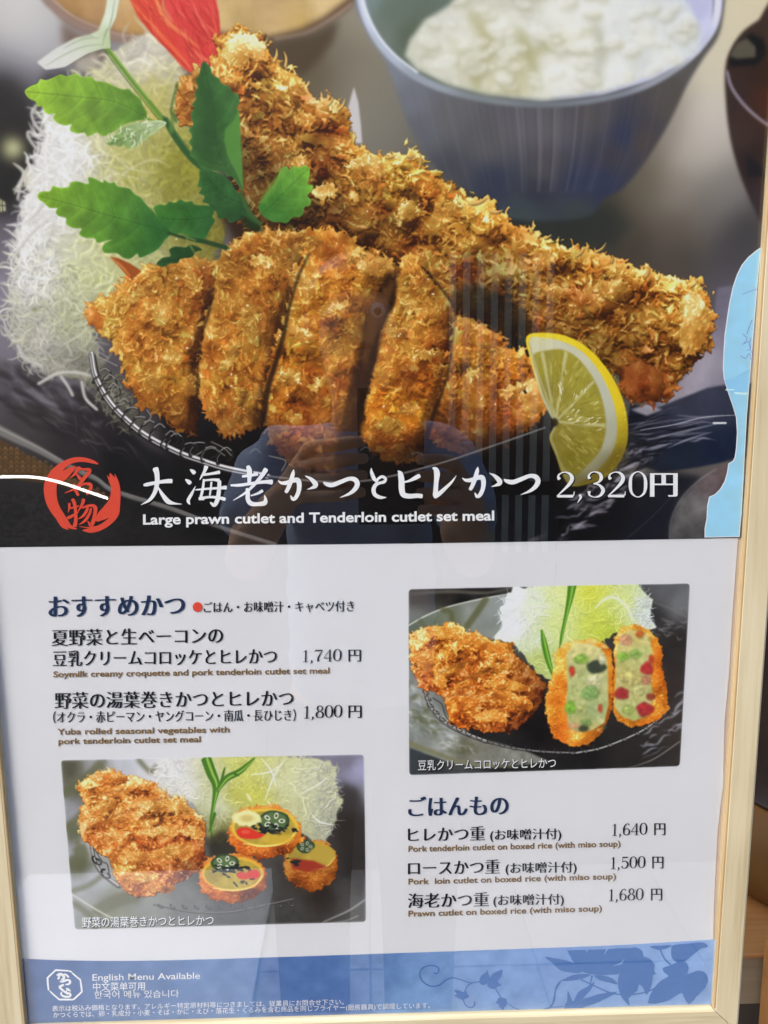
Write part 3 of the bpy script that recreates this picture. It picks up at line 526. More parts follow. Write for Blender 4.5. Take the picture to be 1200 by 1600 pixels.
    crust(cv, [(545,252),(566,240),(596,250),(600,276),(584,300),(556,292)], 105, 5, 18, .06, 8, 4, (-.2, -.7, .65), lift=.1, edge=2)
    for i, p in enumerate([(520,378,22,14),(548,404,18,10),(478,188,18,12),(470,262,14,20),(510,300,22,12),(448,226,16,10),(640,330,20,12),(700,330,22,10),(915,470,28,20),(870,455,24,10),(960,455,22,18),(850,408,18,10)]):
        crust(cv, sm(ell(*p, r.uniform(-.6, .6), 9), 2), 120+i, 4, 16, .05, 2, 4, (-.2, -.7, .65), lift=.0, edge=3)
    # oily orange hollows
    for p in [(905,465,30,16,.2),(590,330,22,10,-.2),(640,388,16,8,0),(505,262,26,14,.1),(520,205,24,10,.2),(1000,600,16,12,0),(730,430,30,16,.6),(470,150,20,10,.5)]:
        cv.fill(ell(*p), np.array([.86, .62, .48]), 6, .75, mode='mul')
    # ================= cutlet slices
    T1 = lambda pts: (lambda f: (lambda xx, yy: f(xx, yy)*1.25))(idw(pts, 3))
    args = dict(bulge=6, zvar=6, light=(-.3, -.55, .78), rim=5)
    crust(cv, SH['slice1'], 201, 5, 22, .05, tint=T1([(160,480,215,205,190),(220,440,212,202,182),(280,420,190,178,150),(320,430,170,150,125),(200,520,215,205,190),(250,520,210,200,180),(300,500,200,190,160),(325,470,140,120,95),(220,580,200,180,145),(270,600,215,200,165),(300,640,140,112,80),(270,650,150,125,95),(230,620,175,150,120)]), lump=8, edge=2, **args)
    cv.stroke([(330,448),(322,484),(310,530),(304,570),(303,620),(298,676)], [6,12,16,14,14,16], np.array([.50, .42, .36]), 2.6, .8, mode='mul')
    crust(cv, SH['slice2'], 202, 5, 22, .05, tint=T1([(400,380,200,185,160),(450,370,190,180,160),(470,400,140,132,115),(360,400,185,172,150),(400,440,200,190,165),(440,480,180,170,145),(350,540,205,190,160),(400,560,205,190,160),(340,600,200,185,150),(400,620,185,170,140),(360,660,150,130,105),(430,540,120,108,90)]), flow=1.2, lump=8, edge=2, **args)
    cv.stroke([(476,400),(460,440),(446,480),(440,520),(428,570),(414,620),(404,664)], [6,16,20,22,22,24,22], np.array([.50, .42, .36]), 2.6, .8, mode='mul')
    crust(cv, SH['slice4'], 204, 5, 22, .05, tint=T1([(640,410,205,170,130),(640,450,190,185,155),(680,470,180,175,150),(650,500,205,195,165),(620,520,195,180,150),(600,560,205,190,150),(650,560,205,185,150),(640,590,150,115,85),(600,640,215,195,125),(640,640,215,190,110),(660,600,205,170,120),(600,680,165,140,110),(640,700,130,105,85),(700,520,150,135,115)]), lump=9, edge=2.4, **args)
    cv.stroke([(700,476),(704,530),(692,590),(672,645),(656,706)], [6,12,18,22,26], np.array([.50, .42, .36]), 2.6, .8, mode='mul')
    crust(cv, SH['slice5'], 205, 5, 23, .05, tint=T1([(730,505,180,160,130),(770,520,200,185,155),(770,560,215,195,150),(740,560,205,190,155),(800,580,220,190,140),(830,620,215,190,155),(760,610,180,150,115),(720,600,190,175,140),(790,640,165,130,105),(740,660,150,125,100),(700,660,110,88,72),(760,690,112,90,76),(840,650,205,185,150)]), lump=9, edge=2.4, **args)
    crust(cv, SH['slice3'], 203, 5, 24, .05, tint=T1([(505,370,205,190,150),(530,385,180,150,115),(520,400,170,140,110),(490,390,205,190,150),(560,400,200,195,165),(600,415,190,180,150),(600,450,120,100,75),(500,430,215,205,175),(550,440,215,205,175),(480,500,205,190,150),(530,500,205,190,160),(575,520,105,88,66),(460,560,215,200,150),(510,560,205,185,145),(540,560,180,160,125),(565,600,90,72,52),(450,620,205,180,130),(490,620,150,118,90),(520,600,205,185,140),(450,680,190,160,120),(500,690,150,120,100),(540,700,90,72,60),(480,720,110,88,74)]), lump=10, edge=2.2, **args)
    cv.stroke([(610,428),(604,466),(588,500),(578,550),(562,604),(552,656),(540,730)], [8,30,34,28,30,34,36], np.array([.46, .40, .36]), 2.0, .85, mode='mul')
    crust(cv, [(133,487),(146,478),(158,490),(164,512),(152,516),(138,504)], 211, 3, 9, .08, 6, 2, tint=lambda xx, yy: np.array([1.0, .84, .74]), lift=.05, soft=.7)
    cv.fill([(172,401),(186,404),(204,412),(222,424),(206,438),(196,428),(184,414)], C(150,74,26), .8); cv.stroke([(174,403),(190,416),(204,432)], [2,4,2], C(206,128,62), .8, .8)
    crust(cv, [(812,600),(834,590),(850,604),(852,632),(836,650),(818,640)], 212, 3, 9, .08, 8, 3, lift=.16, soft=.8)
    for i, p in enumerate([(490,300+78,16,9),(580,420,24,12),(470,440,20,12),(520,480,22,10),(470,520,24,10),(530,545,20,9),(450,590,18,12),(500,600,20,10),(460,655,18,10),(660,440,12,10),(620,520,18,9),(665,555,24,9),(640,480,20,9),(690,580,14,10),(610,665,22,14),(640,640,16,10),(770,545,20,9),(740,590,16,12),(800,610,24,9),(220,460,24,10),(250,490,14,22),(300,440,12,22),(270,560,18,12),(240,600,14,16),(300,600,8,18),(360,560,10,26),(390,500,20,9),(410,410,22,9),(380,620,12,16),(350,520,12,8),(440,420,14,12)]):
        crust(cv, sm(ell(*p, r.uniform(-.7, .7), 9), 2), 320+i, 4, 15, .05, 2, 3.5, (-.2, -.65, .7), lift=.0, edge=3)
    for p in [(506,395,26,9,.2),(500,505,24,9,.1),(485,580,20,10,.2),(480,660,16,14,.2),(530,600,20,12,.1),(640,580,22,12,.2),(600,690,16,14,.4),(300,490,8,22,.2),(330,560,5,26,.1),(240,560,9,18,.4),(760,600,28,10,.1),(400,470,20,9,.4)]:
        cv.fill(ell(*p), np.array([.78, .56, .42]), 6, .6, mode='mul')
    # cut gaps between slices
    for p, w in [([(334,452),(326,490),(314,530),(309,580),(309,630),(307,676)], [3,4,3,3,3,8]), ([(484,395),(466,434),(452,480),(444,520),(430,570),(418,610),(411,660)], [3,4,5,7,8,9,10]), ([(618,428),(611,470),(598,490),(590,520),(584,560),(570,604),(560,650),(550,712)], [3,12,16,8,8,10,12,16]), ([(662,420),(690,452),(714,486)], [2,4,4]), ([(712,492),(706,540),(698,590),(680,640),(664,690)], [2,2,3,6,9])]:
        cv.stroke(p, w, C(34,18,8), 1.6, .85)
    for p in ([(326,450),(316,500),(304,560),(300,620),(298,672)], [(470,400),(452,450),(438,500),(424,560),(410,620),(400,660)], [(604,430),(596,480),(576,540),(560,600),(548,660),(536,710)], [(686,470),(700,520),(690,580),(672,640),(656,700)], [(830,610),(836,640),(810,668),(760,694),(700,700)]):
        cv.stroke(p, [8, 14, 16, 16], np.array([.66, .58, .5]), 5, .35, mode='mul')
    cv.fill([(582,470),(612,440),(618,440),(604,490),(590,520),(572,570),(566,560),(572,510)], C(92,58,30), 2.5, .75)
    cv.fill([(706,455),(740,440),(800,470),(830,500),(835,525),(800,530),(785,520),(745,500),(712,486)], C(26,18,10), 4, .72)
    for k in range(170):   # hot specks of oil
        x, y = r.uniform(140, 1100), r.uniform(240, 700)
        q = Q([(x, y)])[0]; px = im[int(q[1]), int(np.clip(q[0], 0, PW-1))]
        if px[0] > .55 and px[2] < .5 and px[0]-px[2] > .25: cv.fill(ell(x, y, r.uniform(.8, 2.2), r.uniform(.6, 1.4), r.uniform(0, 3)), C(255,246,214), .4, .85)
    # bottoms fall into darkness
    cv.fill([(400,640),(470,700),(560,700),(700,690),(860,660),(880,720),(700,745),(540,760),(400,720)], C(20,10,6), 12, .5)
    # ================= wire rack
    rings = []
    rk = [(143,552),(150,588),(172,628),(203,660),(233,683),(280,707),(317,720),(357,732),(420,744),(500,752),(580,750),(680,726),(760,700),(852,668)]
    for i, (x, y, a) in enumerate([(152,592,.9),(160,604,1.),(166,618,.9),(182,640,.8),(196,650,.7),(208,664,.6),(222,672,.6),(238,680,.5),(256,692,.5),(264,694,.45),(286,706,.4),(300,704,.4),(318,712,.3),(342,716,.3),(388,720,.2),(560,716,.1),(640,722,-.2),(720,704,-.3)]):
        dim = 1 if x < 345 else .5
        rings.append((x, y, a, i, dim))
        cv.stroke([(x-2, y-6), (x+8, y-15-3*math.sin(i)), (x+20, y-12), (x+22, y-2), (x+12, y+4)], 2.4, C(36,34,34), .5, .9)
        cv.stroke([(x+3, y-12), (x+12, y-16-3*math.sin(i)), (x+20, y-12)], 1.3, C(186,182,176)*dim, .4, .9)
    for p in [[(170,560),(160,553),(148,548),(140,553)], [(150,556),(168,564),(184,572)], [(182,600),(174,610),(178,622)], [(182,622),(176,634),(196,630)], [(230,640),(236,652),(224,664)], [(330,690),(350,700),(362,712)], [(300,715),(330,700),(352,712)], [(420,712),(446,720),(440,736)]]:
        cv.stroke(p, 1.6, C(150,146,138), .5, .9)
    wire_rim(cv, rk[:9], 8); wire_rim(cv, rk[8:], 2.6, C(130,126,122), C(20,18,18), .75, .6)
    for x, y, a, i, dim in rings:      # the wrapping turns pass over the rim wire
        if dim < 1: continue
        nx_, ny_ = -math.sin(a), math.cos(a)
        cv.stroke([(x-nx_*8-1, y-ny_*8), (x-3, y), (x+nx_*8, y+ny_*8+1), (x+nx_*10+4, y+ny_*9)], 3.6, C(24,22,22), .5, .95)
        cv.stroke([(x-nx_*7, y-ny_*7), (x-2, y), (x+nx_*6, y+ny_*6)], 1.1, C(150,146,142), .4, .8)
    # ================= greens
    cv.stroke([(166,74),(200,118),(232,158),(258,190)], [7,7,7,8], C(104,140,52), .7); cv.stroke([(168,72),(202,116),(234,156)], 2, C(164,190,96), .7, .7); cv.stroke([(163,78),(196,122),(252,192)], 2, C(60,92,26), .6, .7)
    cv.stroke([(258,186),(276,216),(304,252),(344,284),(382,330),(398,352)], [9,11,10,8,9,9], C(46,84,40), .8); cv.stroke([(262,186),(280,214),(308,250)], 2.5, C(84,122,60), .7, .7)
    cv.stroke([(276,190),(268,176),(270,160),(278,130)], [6,4,3,4], C(58,96,44), 1, .8); cv.stroke([(268,206),(270,186),(274,172)], [9,6,3], C(92,124,56), 1.2, .8)
    cv.fill(SH['blossom'], idw([(185,0,206,212,192),(176,30,214,220,200),(166,62,178,194,146),(150,62,196,202,176),(110,90,206,206,196),(80,95,208,206,200)], 3, .01), 1.1)
    for p in [[(180,0),(174,34),(164,60)], [(160,70),(130,74),(98,88),(72,104)], [(156,60),(130,62),(100,76)], [(150,60),(138,56),(128,60)], [(160,74),(166,50),(172,44)]]: cv.stroke(p, [1,2.4,1], C(150,160,130), .8, .7)
    leaf(cv, SH['leaf6'], [(246,412),(336,392)], C(34,70,32), C(30,62,28), 6, 4.5, 13, 3)
    leaf(cv, SH['leaf1'], [(42,144),(120,152),(180,160),(232,186)], C(140,174,44), C(84,126,46), 1, 7.5, 17, 6)
    leaf(cv, SH['leaf1b'], [(174,226),(214,208),(256,190)], C(112,140,74), C(176,190,146), 8, 4, 9, 4); gloss(cv, SH['leaf1b'], 22, 3, C(226,230,206), (6,18), (1,2.4), -1.0, .3, (.4,.9), .5)
    leaf(cv, SH['leaf4'], [(324,278),(350,306),(384,320)], C(46,88,40), C(36,74,34), 4, 4.5, 12, 4)
    leaf(cv, SH['leaf2b'], [(246,340),(288,344),(334,338)], C(64,116,42), C(36,84,36), 5, 5, 12, 4)
    leaf(cv, SH['leaf2'], [(62,307),(120,322),(180,340),(262,362)], C(126,166,42), C(46,98,40), 2, 7.5, 18, 6)
    cv.fill([(216,322),(262,352),(266,364),(246,382),(230,396),(214,402),(236,370)], C(36,84,36), 7, .55)
    leaf(cv, SH['leaf3'], [(318,100),(334,170),(340,236),(378,300)], C(56,98,44), C(58,96,48), 3, 5.5, 19, 5)
    cv.fill([(374,168),(376,200),(378,250),(380,296),(372,276),(356,244),(350,220),(352,202),(366,188)], C(88,138,58), 1., .8)
    cv.fill([(314,106),(308,140),(306,190),(310,240),(324,262),(340,230),(336,150)], C(40,78,36), 7, .5)
    leaf(cv, SH['leaf5'], [(482,264),(452,294),(424,322),(402,340)], C(112,164,56), C(50,102,40), 7, 5.5, 15, 5)
    cv.fill([(404,318),(420,290),(438,266),(450,262),(430,296),(412,320)], C(112,158,58), 2, .5)
    cv.stroke([(376,300),(384,322),(396,340),(408,352)], [4,6,7,6], C(60,90,44), .8); cv.stroke([(378,340),(392,352),(410,360)], [8,14,8], C(24,44,18), 2, .8)
    cv.stroke([(262,364),(290,372),(320,378),(356,388)], [4,5,7,7], C(36,66,32), .8); cv.stroke([(290,370),(306,376)], 2, C(140,150,80), .8, .8); cv.stroke([(292,374),(300,388),(306,398)], [4,3,2], C(128,134,62), .9, .7)
    # ================= lemon
    cv.fill(sm(SH['lemon'], 4), idw([(830,526,224,196,40),(880,530,226,200,44),(930,560,220,192,36),(965,620,216,190,40),(976,680,180,158,36),(965,720,140,120,34),(920,750,130,112,36),(890,750,150,136,60)], 3, .01), .7)
    pith = [(826,534),(850,528),(880,534),(912,552),(938,584),(958,628),(964,668),(958,702),(938,730),(908,752),(890,754),(874,720),(860,684),(866,664),(856,642),(842,608)]
    cv.fill(sm(pith, 4), idw([(840,540,196,192,158),(900,548,190,188,164),(945,620,180,180,160),(955,680,166,164,142),(930,730,140,136,104),(890,745,140,134,90)], 3, .015), .8)
    flesh = [(832,556),(852,548),(876,546),(898,556),(918,578),(934,606),(944,640),(946,672),(938,702),(918,726),(896,744),(880,728),(868,700),(862,682),(870,662),(862,644),(850,620),(840,588)]
    cv.fill(sm(flesh, 4), idw([(850,570,150,138,48),(890,580,156,144,54),(920,620,150,140,50),(900,660,146,134,56),(930,680,140,126,44),(900,710,120,108,34),(880,690,128,114,42),(850,610,140,126,50)], 3, .03, 4, 10), 1.)
    mb, bb = cv.mask(flesh, 1); cl = np.zeros((PH, PW), np.float32); cl[bb[0]:bb[1], bb[2]:bb[3]] = mb
    for tip in [(846,548),(884,548),(928,594),(946,664)]:
        cv.stroke([(868,658), ((868+tip[0])/2, (658+tip[1])/2+2), tip], [4,3,6], C(188,182,134), 1., .85, clip=cl)
    for k in range(190):   # juice sacs
        an = r.uniform(-1.75, 1.15); rr = r.uniform(14, 88); x, y = 866+rr*math.cos(an)*.9, 656+rr*math.sin(an)*1.15
        cv.stroke([(x, y), (x+r.uniform(6, 18)*math.cos(an), y+r.uniform(6, 18)*math.sin(an))], [r.uniform(1, 3), r.uniform(.6, 2.4)], C(196,186,112) if r.random() < .55 else C(112,100,26), .7, r.uniform(.2, .6), clip=cl)
    for k in range(34):
        an = r.choice([-1.3, -.62, -.2, .1, .02])+r.normal(0, .08); rr = r.uniform(20, 74); x, y = 866+rr*math.cos(an)*.9, 656+rr*math.sin(an)*1.15
        cv.stroke([(x, y), (x+r.uniform(3, 10)*math.cos(an-.5), y+r.uniform(3, 10)*math.sin(an-.5))], [.6, r.uniform(1, 2.6)], C(238,236,214), .4, .8, clip=cl)
    cv.stroke([(826,534),(838,576),(852,616),(864,646)], [2,3,3,4], C(176,168,110), .8, .8); cv.fill(ell(866, 660, 6, 7), C(40,30,14), 1.4, .9)
    for k in range(240):
        an = r.uniform(-1.9, .9); x, y = 868+105*math.cos(an)*1.02, 656+128*math.sin(an); cv.fill(ell(x+r.normal(0, 2.4), y+r.normal(0, 2.4), 1., 1.), C(190,160,20) if r.random() < .5 else C(246,226,110), .5, .35)
    cv.fill([(982,660),(978,706),(958,738),(925,756),(890,762),(880,745),(930,740),(962,700)], C(60,50,16), 8, .55)
    # crop main picture to its border
    im[:] = white*(1-MAINM[..., None])+im*MAINM[..., None]

    # ================= small picture 1 (right)
    def small(quad, fn):
        keep = im.copy(); fn(); q = quad_poly(quad); m, b = cv.mask(q); M = np.zeros((PH, PW, 1), np.float32); M[b[0]:b[1], b[2]:b[3], 0] = m
        b2 = cv.box(Q(quad), 90); s = np.s_[b2[0]:b2[1], b2[2]:b2[3]]; im[s] = keep[s]*(1-M[s])+im[s]*M[s]
    def pic1():
        cv.fill(PIC1, idw([(650,935,70,60,52),(700,925,40,36,32),(720,940,16,14,14),(760,930,20,18,18),(700,970,104,108,98),(760,950,124,128,120),(645,960,110,112,104),(1060,940,110,110,112),(1040,930,90,90,92),(1020,960,50,48,48),(1050,1000,44,40,38),(1060,1060,52,44,40),(1050,1130,56,48,42),(1000,1180,40,36,32),(900,1190,26,23,20),(800,1180,24,22,20),(660,1120,120,124,116),(650,1090,130,132,128),(700,1160,128,130,122),(650,1180,52,58,62),(680,1190,44,46,48),(740,1150,30,28,26),(850,1140,20,14,12)], 3.2, .02, 61, 24), 1.5)
        cv.fill([(630,978),(660,962),(700,948),(750,935),(800,926),(870,922),(860,960),(790,1000),(700,990),(640,1000)], idw([(650,980,96,104,84),(700,960,112,118,100),(740,950,134,138,130),(780,950,140,146,142),(770,980,132,138,130),(830,930,130,134,126)], 3, .03, 62, 18), 1.2)
        cv.stroke([(636,978),(665,962),(700,948),(750,936),(800,927)], [2.2,2,2,2,1], C(206,206,196), .7)
        for p, w in [([(760,934),(744,958),(728,980)], 10), ([(690,952),(704,956),(706,970)], 8), ([(656,968),(664,984),(640,1000)], 7)]: cv.stroke(p, w, C(92,92,58), 1.6, .8)
        cv.stroke([(638,928),(700,924),(760,926),(800,918)], [2,4,4,2], C(118,112,102), 1.6, .7)
        cv.fill([(636,1062),(660,1080),(700,1120),(740,1150),(820,1172),(860,1190),(760,1200),(700,1190),(636,1166)], idw([(650,1080,150,152,150),(660,1120,128,132,124),(700,1150,150,152,146),(730,1165,110,108,94),(650,1150,140,144,138)], 3, .07, 63, 14), 1.5)
        gloss(cv, [(638,1066),(670,1100),(720,1150),(760,1176),(700,1176),(638,1140)], 40, 64, C(206,206,204), (8,26), (1.2,4), .5, .35, (.25,.6), 1.1)
        gloss(cv, [(638,1066),(670,1100),(720,1150),(760,1176),(700,1176),(638,1140)], 50, 65, C(92,94,60), (8,30), (2,7), .5, .5, (.2,.5), 1.6)
        cv.stroke([(636,1160),(680,1176),(730,1192),(800,1198)], [9,8,5,3], C(120,118,84), 1.6, .8)
        gloss(cv, [(1000,1150),(1070,1080),(1070,1150),(1010,1190)], 20, 66, C(180,180,192), (10,36), (1.5,5), -.5, .12, (.3,.7), 1.1)
        gloss(cv, [(1020,960),(1075,950),(1070,1000),(1030,1000)], 14, 67, C(150,146,146), (10,24), (2,4), .3, .2, (.3,.6), 1.)
        cv.stroke([(980,1200),(1020,1186),(1062,1158)], [1,2,2], C(150,146,140), .8, .7); cv.stroke([(1020,940),(1050,952),(1080,968)], [1,2.4,2], C(120,116,108), 1, .7)
        # cabbage
        cab1 = [(802,918),(780,950),(784,976),(770,998),(800,1004),(840,1050),(862,1062),(870,1040),(960,990),(1016,984),(1026,980),(1014,960),(1020,938),(1010,925),(1000,911),(900,911)]
        f1 = idw([(800,930,228,230,236),(800,980,226,228,232),(830,1000,206,214,180),(840,940,214,222,196),(870,930,212,222,150),(870,970,206,216,140),(840,1030,180,192,110),(920,925,206,210,80),(930,970,196,206,84),(950,990,184,196,70),(980,940,204,214,130),(1000,940,206,216,190),(1014,960,214,220,214)], 3)
        cv.fill(rough(cab1, 2, 6, 8), f1, .8)
        G = f1(*np.meshgrid(np.arange(0, PW+0.), np.arange(900, 1300.)))
        def cc(x, y, r):
            c = G[int(np.clip(y-900, 0, 399)), int(np.clip(x, 0, PW-1))]; k = r.random()
            return np.clip(c*(.92+.2*r.random())+(.16 if k > .72 else 0), 0, .93)
        shreds(cv, cab1, 520, 71, (12, 36), (.8, 2.2), cc, soft=.4, spill=2, dark=.12, alpha=(.3, .85))
        shreds(cv, [(996,914),(1012,930),(1022,960),(1016,985),(1024,1000),(1010,990),(990,960)], 60, 72, (8, 22), (1, 2.6), lambda x, y, r: C(224,230,224)*r.uniform(.9, 1.02), soft=.4, spill=4, dark=.2)
        cv.stroke([(930,950),(944,936),(962,934),(980,950),(988,968)], [2,5,5,5,3], C(218,224,196), .7, .9)
        # mizuna
        for p, w in [([(894,912),(890,936),(884,962),(878,990),(874,1014)], [14,10,6,5,3]), ([(846,984),(850,1004),(856,1030),(864,1056)], [3,9,9,4])]:
            cv.stroke(p, w, C(76,130,34), .6); cv.stroke(np.array(p)+np.array([1.2, 0]), [x*.3 for x in w], C(150,190,72), .5, .8)
        # katsu
        R2 = RAMP.copy(); R2[:, 1:] = [[70,30,10],[124,62,16],[176,98,28],[206,128,42],[226,158,68],[238,190,108],[252,230,170]]
        crust(cv, SH['p1_katsu'], 401, 3, 13, .11, 10, 5, (-.35, -.7, .6), ramp=R2, lift=.07, cavity=1.9, contrast=1.25, lump=8, lcell=18, edge=1.4, spill=1.6, tint=(lambda f: (lambda xx, yy: f(xx, yy)*1.25))(idw([(690,1000,210,208,200),(660,1030,212,206,190),(760,1010,212,208,200),(720,1060,180,160,150),(770,1060,205,200,190),(820,1060,150,135,125),(850,1090,100,80,72),(800,1100,205,195,180),(720,1110,208,190,150),(760,1120,175,150,130),(820,1130,110,84,76),(670,1070,190,160,140)], 3)))
        for i, p in enumerate([(695,990,28,9,.2),(740,1000,24,8,.2),(770,1012,24,7,.3),(665,1030,16,16,0),(700,1050,30,8,-.5),(770,1046,28,7,-.2),(730,1066,22,7,-.5),(790,1072,36,9,.1),(800,1094,34,10,.3),(730,1100,18,10,-.4),(770,1120,28,9,0),(690,1066,12,10,.2)]):
            crust(cv, sm(ell(*p, 9), 2), 420+i, 3, 11, .14, 4, 3, (-.3, -.7, .65), ramp=R2, lift=.02, edge=2, spill=1.6)
        for p, w in [([(686,1052),(720,1036),(760,1030)], [2,4,2]), ([(715,1066),(745,1052),(770,1044)], [2,5,2]), ([(692,1090),(720,1084),(745,1090)], [2,3,1]), ([(716,1120),(722,1106),(732,1096)], [2,3,1])]: cv.stroke(p, w, C(110,52,16), 1.4, .55)
        # rack
        rk = [(664,1082),(672,1104),(694,1128),(724,1144),(760,1158),(800,1168),(850,1174),(900,1176),(940,1168),(990,1148),(1020,1130),(1046,1106)]
        wire_rim(cv, rk[:5], 3.6); wire_rim(cv, rk[4:8], 2, C(150,146,140)); wire_rim(cv, rk[7:], 2.4, C(220,220,214))
        for i, t in enumerate(np.linspace(0, 10.5, 24)):
            k = int(t); p = np.array(rk[k])*(1-t+k)+np.array(rk[k+1])*(t-k); coil(cv, p, -1.2, 3, 5, C(70,66,62), 1.1, 500+i, C(170,166,160))
        cv.stroke([(676,1090),(690,1100),(696,1118),(706,1130)], 1.4, C(40,38,36), .5, .9)
        # croquettes
        for nm, face, sd in (('p1_roll_b', 'p1_face_b', 431), ('p1_roll_a', 'p1_face_a', 432)):
            crust(cv, SH[nm], sd, 3, 9, .12, 7, 3, (-.4, -.6, .6), ramp=R2, lift=.14, edge=1.1, spill=1, tint=lambda xx, yy: np.array([1.02, .95, .72]), soft=.4)
            cv.fill(SH[face], idw([(915,1020,214,204,140),(915,1050,176,182,122),(930,1070,186,186,130),(900,1090,180,186,120),(925,1110,160,176,120),(915,1135,186,176,110),(985,1000,206,190,120),(1000,1020,186,190,120),(980,1060,190,180,110),(1000,1080,186,182,116),(990,1110,176,182,110)], 3, .05, sd, 9), 1.1)
            for k in range(70):
                P_ = np.array(SH[face]); a_, b_ = P_.min(0)+4, P_.max(0)-4; x, y = r.uniform(a_[0], b_[0]), r.uniform(a_[1], b_[1])
                cv.fill(ell(x, y, r.uniform(2, 6), r.uniform(1.5, 4), r.uniform(0, 3)), C(222,214,164) if r.random() < .5 else C(140,142,80), 1.2, r.uniform(.15, .5))
        def blob(x, y, rx, ry, c, s=.8, n=7, rot=0):
            pp = rough(ell(x, y, rx, ry, rot), min(rx, ry)*.12, max(rx, ry)*.5, int(x+y)); cv.fill(sm(pp+np.array([.8, 1]), 3), c*.62, 1.8, .5); cv.fill(sm(pp, 3), lambda xx, yy: c*(1+.16*noise(xx.shape[0], xx.shape[1], 5, 2, int(x*7+y)))[..., None], s+.8, .74); cv.fill(ell(x-rx*.25, y-ry*.3, rx*.35, ry*.3, rot), np.clip(c*1.3+.03, 0, 1), 1.4, .5)
        for a in [(908,1029,12,8,C(128,168,66)),(931,1042,14,11,C(44,54,44)),(921,1082,14,11,C(128,164,92)),(891,1105,8,10,C(118,170,50)),(893,1048,4,8,C(196,44,26)),(937,1106,3,7,C(190,60,36)),(915,1128,9,5,C(110,140,76)),(911,1138,9,4,C(50,56,42)),(896,1133,10,4,C(196,150,110)),(928,1062,12,9,C(214,208,160)),(940,1030,5,9,C(208,206,170)),(908,1108,8,8,C(176,180,110)),
                  (973,1025,9,8,C(126,172,60)),(992,1021,9,7,C(132,166,78)),(977,999,10,9,C(204,146,112)),(999,990,7,5,C(190,90,36)),(1011,1044,10,9,C(176,36,40)),(1017,1030,4,7,C(186,50,36)),(1008,1062,8,7,C(186,120,96)),(971,1083,11,9,C(158,34,40)),(1006,1107,13,11,C(168,32,44)),(1016,1088,7,5,C(140,50,40)),(980,1108,10,8,C(160,172,92)),(985,1058,16,14,C(192,180,110)),(996,1078,12,8,C(188,184,120))]: blob(*a)
        for p in [(880,1010,6,3),(900,1004,9,3),(924,1002,9,3),(944,1010,6,3),(1006,1002,8,3)]: cv.fill(ell(*p, .2), C(226,206,140), 1.5, .7)
    small(PIC1, pic1)
    # ================= small picture 2 (left)
    def pic2():
        cv.fill(PIC2, idw([(110,1200,86,84,66),(130,1230,96,96,78),(150,1200,150,150,152),(110,1270,150,150,156),(115,1300,90,92,66),(110,1330,146,146,152),(125,1350,88,90,64),(140,1320,176,178,180),(150,1370,164,166,170),(120,1390,150,150,152),(180,1410,120,120,98),(230,1420,130,132,124),(300,1410,112,112,108),(380,1420,84,84,80),(450,1420,62,60,56),(500,1400,44,36,30),(540,1390,60,58,56),(555,1420,84,82,80),(560,1350,34,30,28),(545,1290,50,44,38),(560,1200,150,148,176),(545,1190,120,116,130),(565,1250,130,128,140),(200,1190,190,190,196),(250,1200,212,210,210),(480,1380,60,54,48),(350,1380,60,60,56)], 3.2, .03, 81, 22), 2)
        for p, w in [([(98,1240),(130,1220),(160,1192)], 16), ([(102,1296),(124,1276),(140,1262)], 12), ([(112,1352),(128,1336),(124,1322)], 22), ([(112,1392),(140,1382),(162,1366)], 8), ([(150,1424),(190,1404),(216,1400)], 20), ([(216,1186),(236,1206),(244,1196)], 7), ([(116,1410),(140,1430),(150,1452)], 10)]: cv.stroke(p, w, C(98,98,68), 2.6, .8)
        cv.stroke([(112,1396),(150,1420),(190,1442),(215,1455)], 2.5, C(206,200,186), 1, .8); cv.stroke([(560,1430),(540,1438),(510,1444)], 2, C(160,160,156), 1., .7); cv.stroke([(572,1404),(545,1422),(505,1440)], [3,3,2], C(170,170,168), 1., .7)
        cv.fill([(532,1220),(560,1232),(575,1270),(575,1380),(540,1340),(520,1290)], C(44,38,34), 6, .8)
        cab = [(250,1184),(240,1222),(262,1240),(300,1252),(318,1280),(330,1322),(352,1310),(372,1280),(420,1272),(460,1290),(480,1310),(505,1318),(515,1300),(525,1280),(530,1250),(524,1220),(528,1200),(500,1184),(420,1180)]
        f2 = idw([(270,1200,216,214,212),(290,1230,214,212,204),(340,1220,196,198,150),(340,1260,202,204,170),(380,1200,206,206,110),(400,1240,200,198,90),(370,1240,190,188,90),(440,1220,206,206,160),(480,1220,204,204,170),(500,1260,196,196,160),(460,1270,196,196,150),(510,1290,176,176,150),(330,1290,150,150,100),(350,1300,120,116,60)], 3)
        cv.fill(rough(cab, 2.4, 7, 9), f2, 1.2); G = f2(*np.meshgrid(np.arange(0, PW+0.), np.arange(1100, 1657.)))
        def cc(x, y, r):
            c = G[int(np.clip(y-1100, 0, 556)), int(np.clip(x, 0, PW-1))]; return np.clip(c*(.88+.2*r.random())+(.14 if r.random() > .75 else 0), 0, .92)
        shreds(cv, cab, 620, 82, (12, 40), (.8, 2.3), cc, soft=.55, spill=3, dark=.14, alpha=(.3, .85))
        shreds(cv, [(500,1190),(524,1200),(528,1250),(520,1290),(505,1316),(490,1290),(496,1230)], 110, 83, (12, 34), (.9, 2.2), lambda x, y, r: C(206,208,190)*r.uniform(.8, 1.05), soft=.5, spill=5, dark=.3)
        for p in [[(408,1184),(424,1204),(432,1230)], [(446,1186),(430,1208),(414,1250)], [(392,1210),(420,1206),(436,1196)], [(418,1250),(424,1262),(420,1272)], [(486,1270),(500,1284),(522,1288)], [(470,1240),(496,1226),(512,1214)]]: cv.stroke(p, [1,2.6,1.2], C(226,226,216), .6, .9)
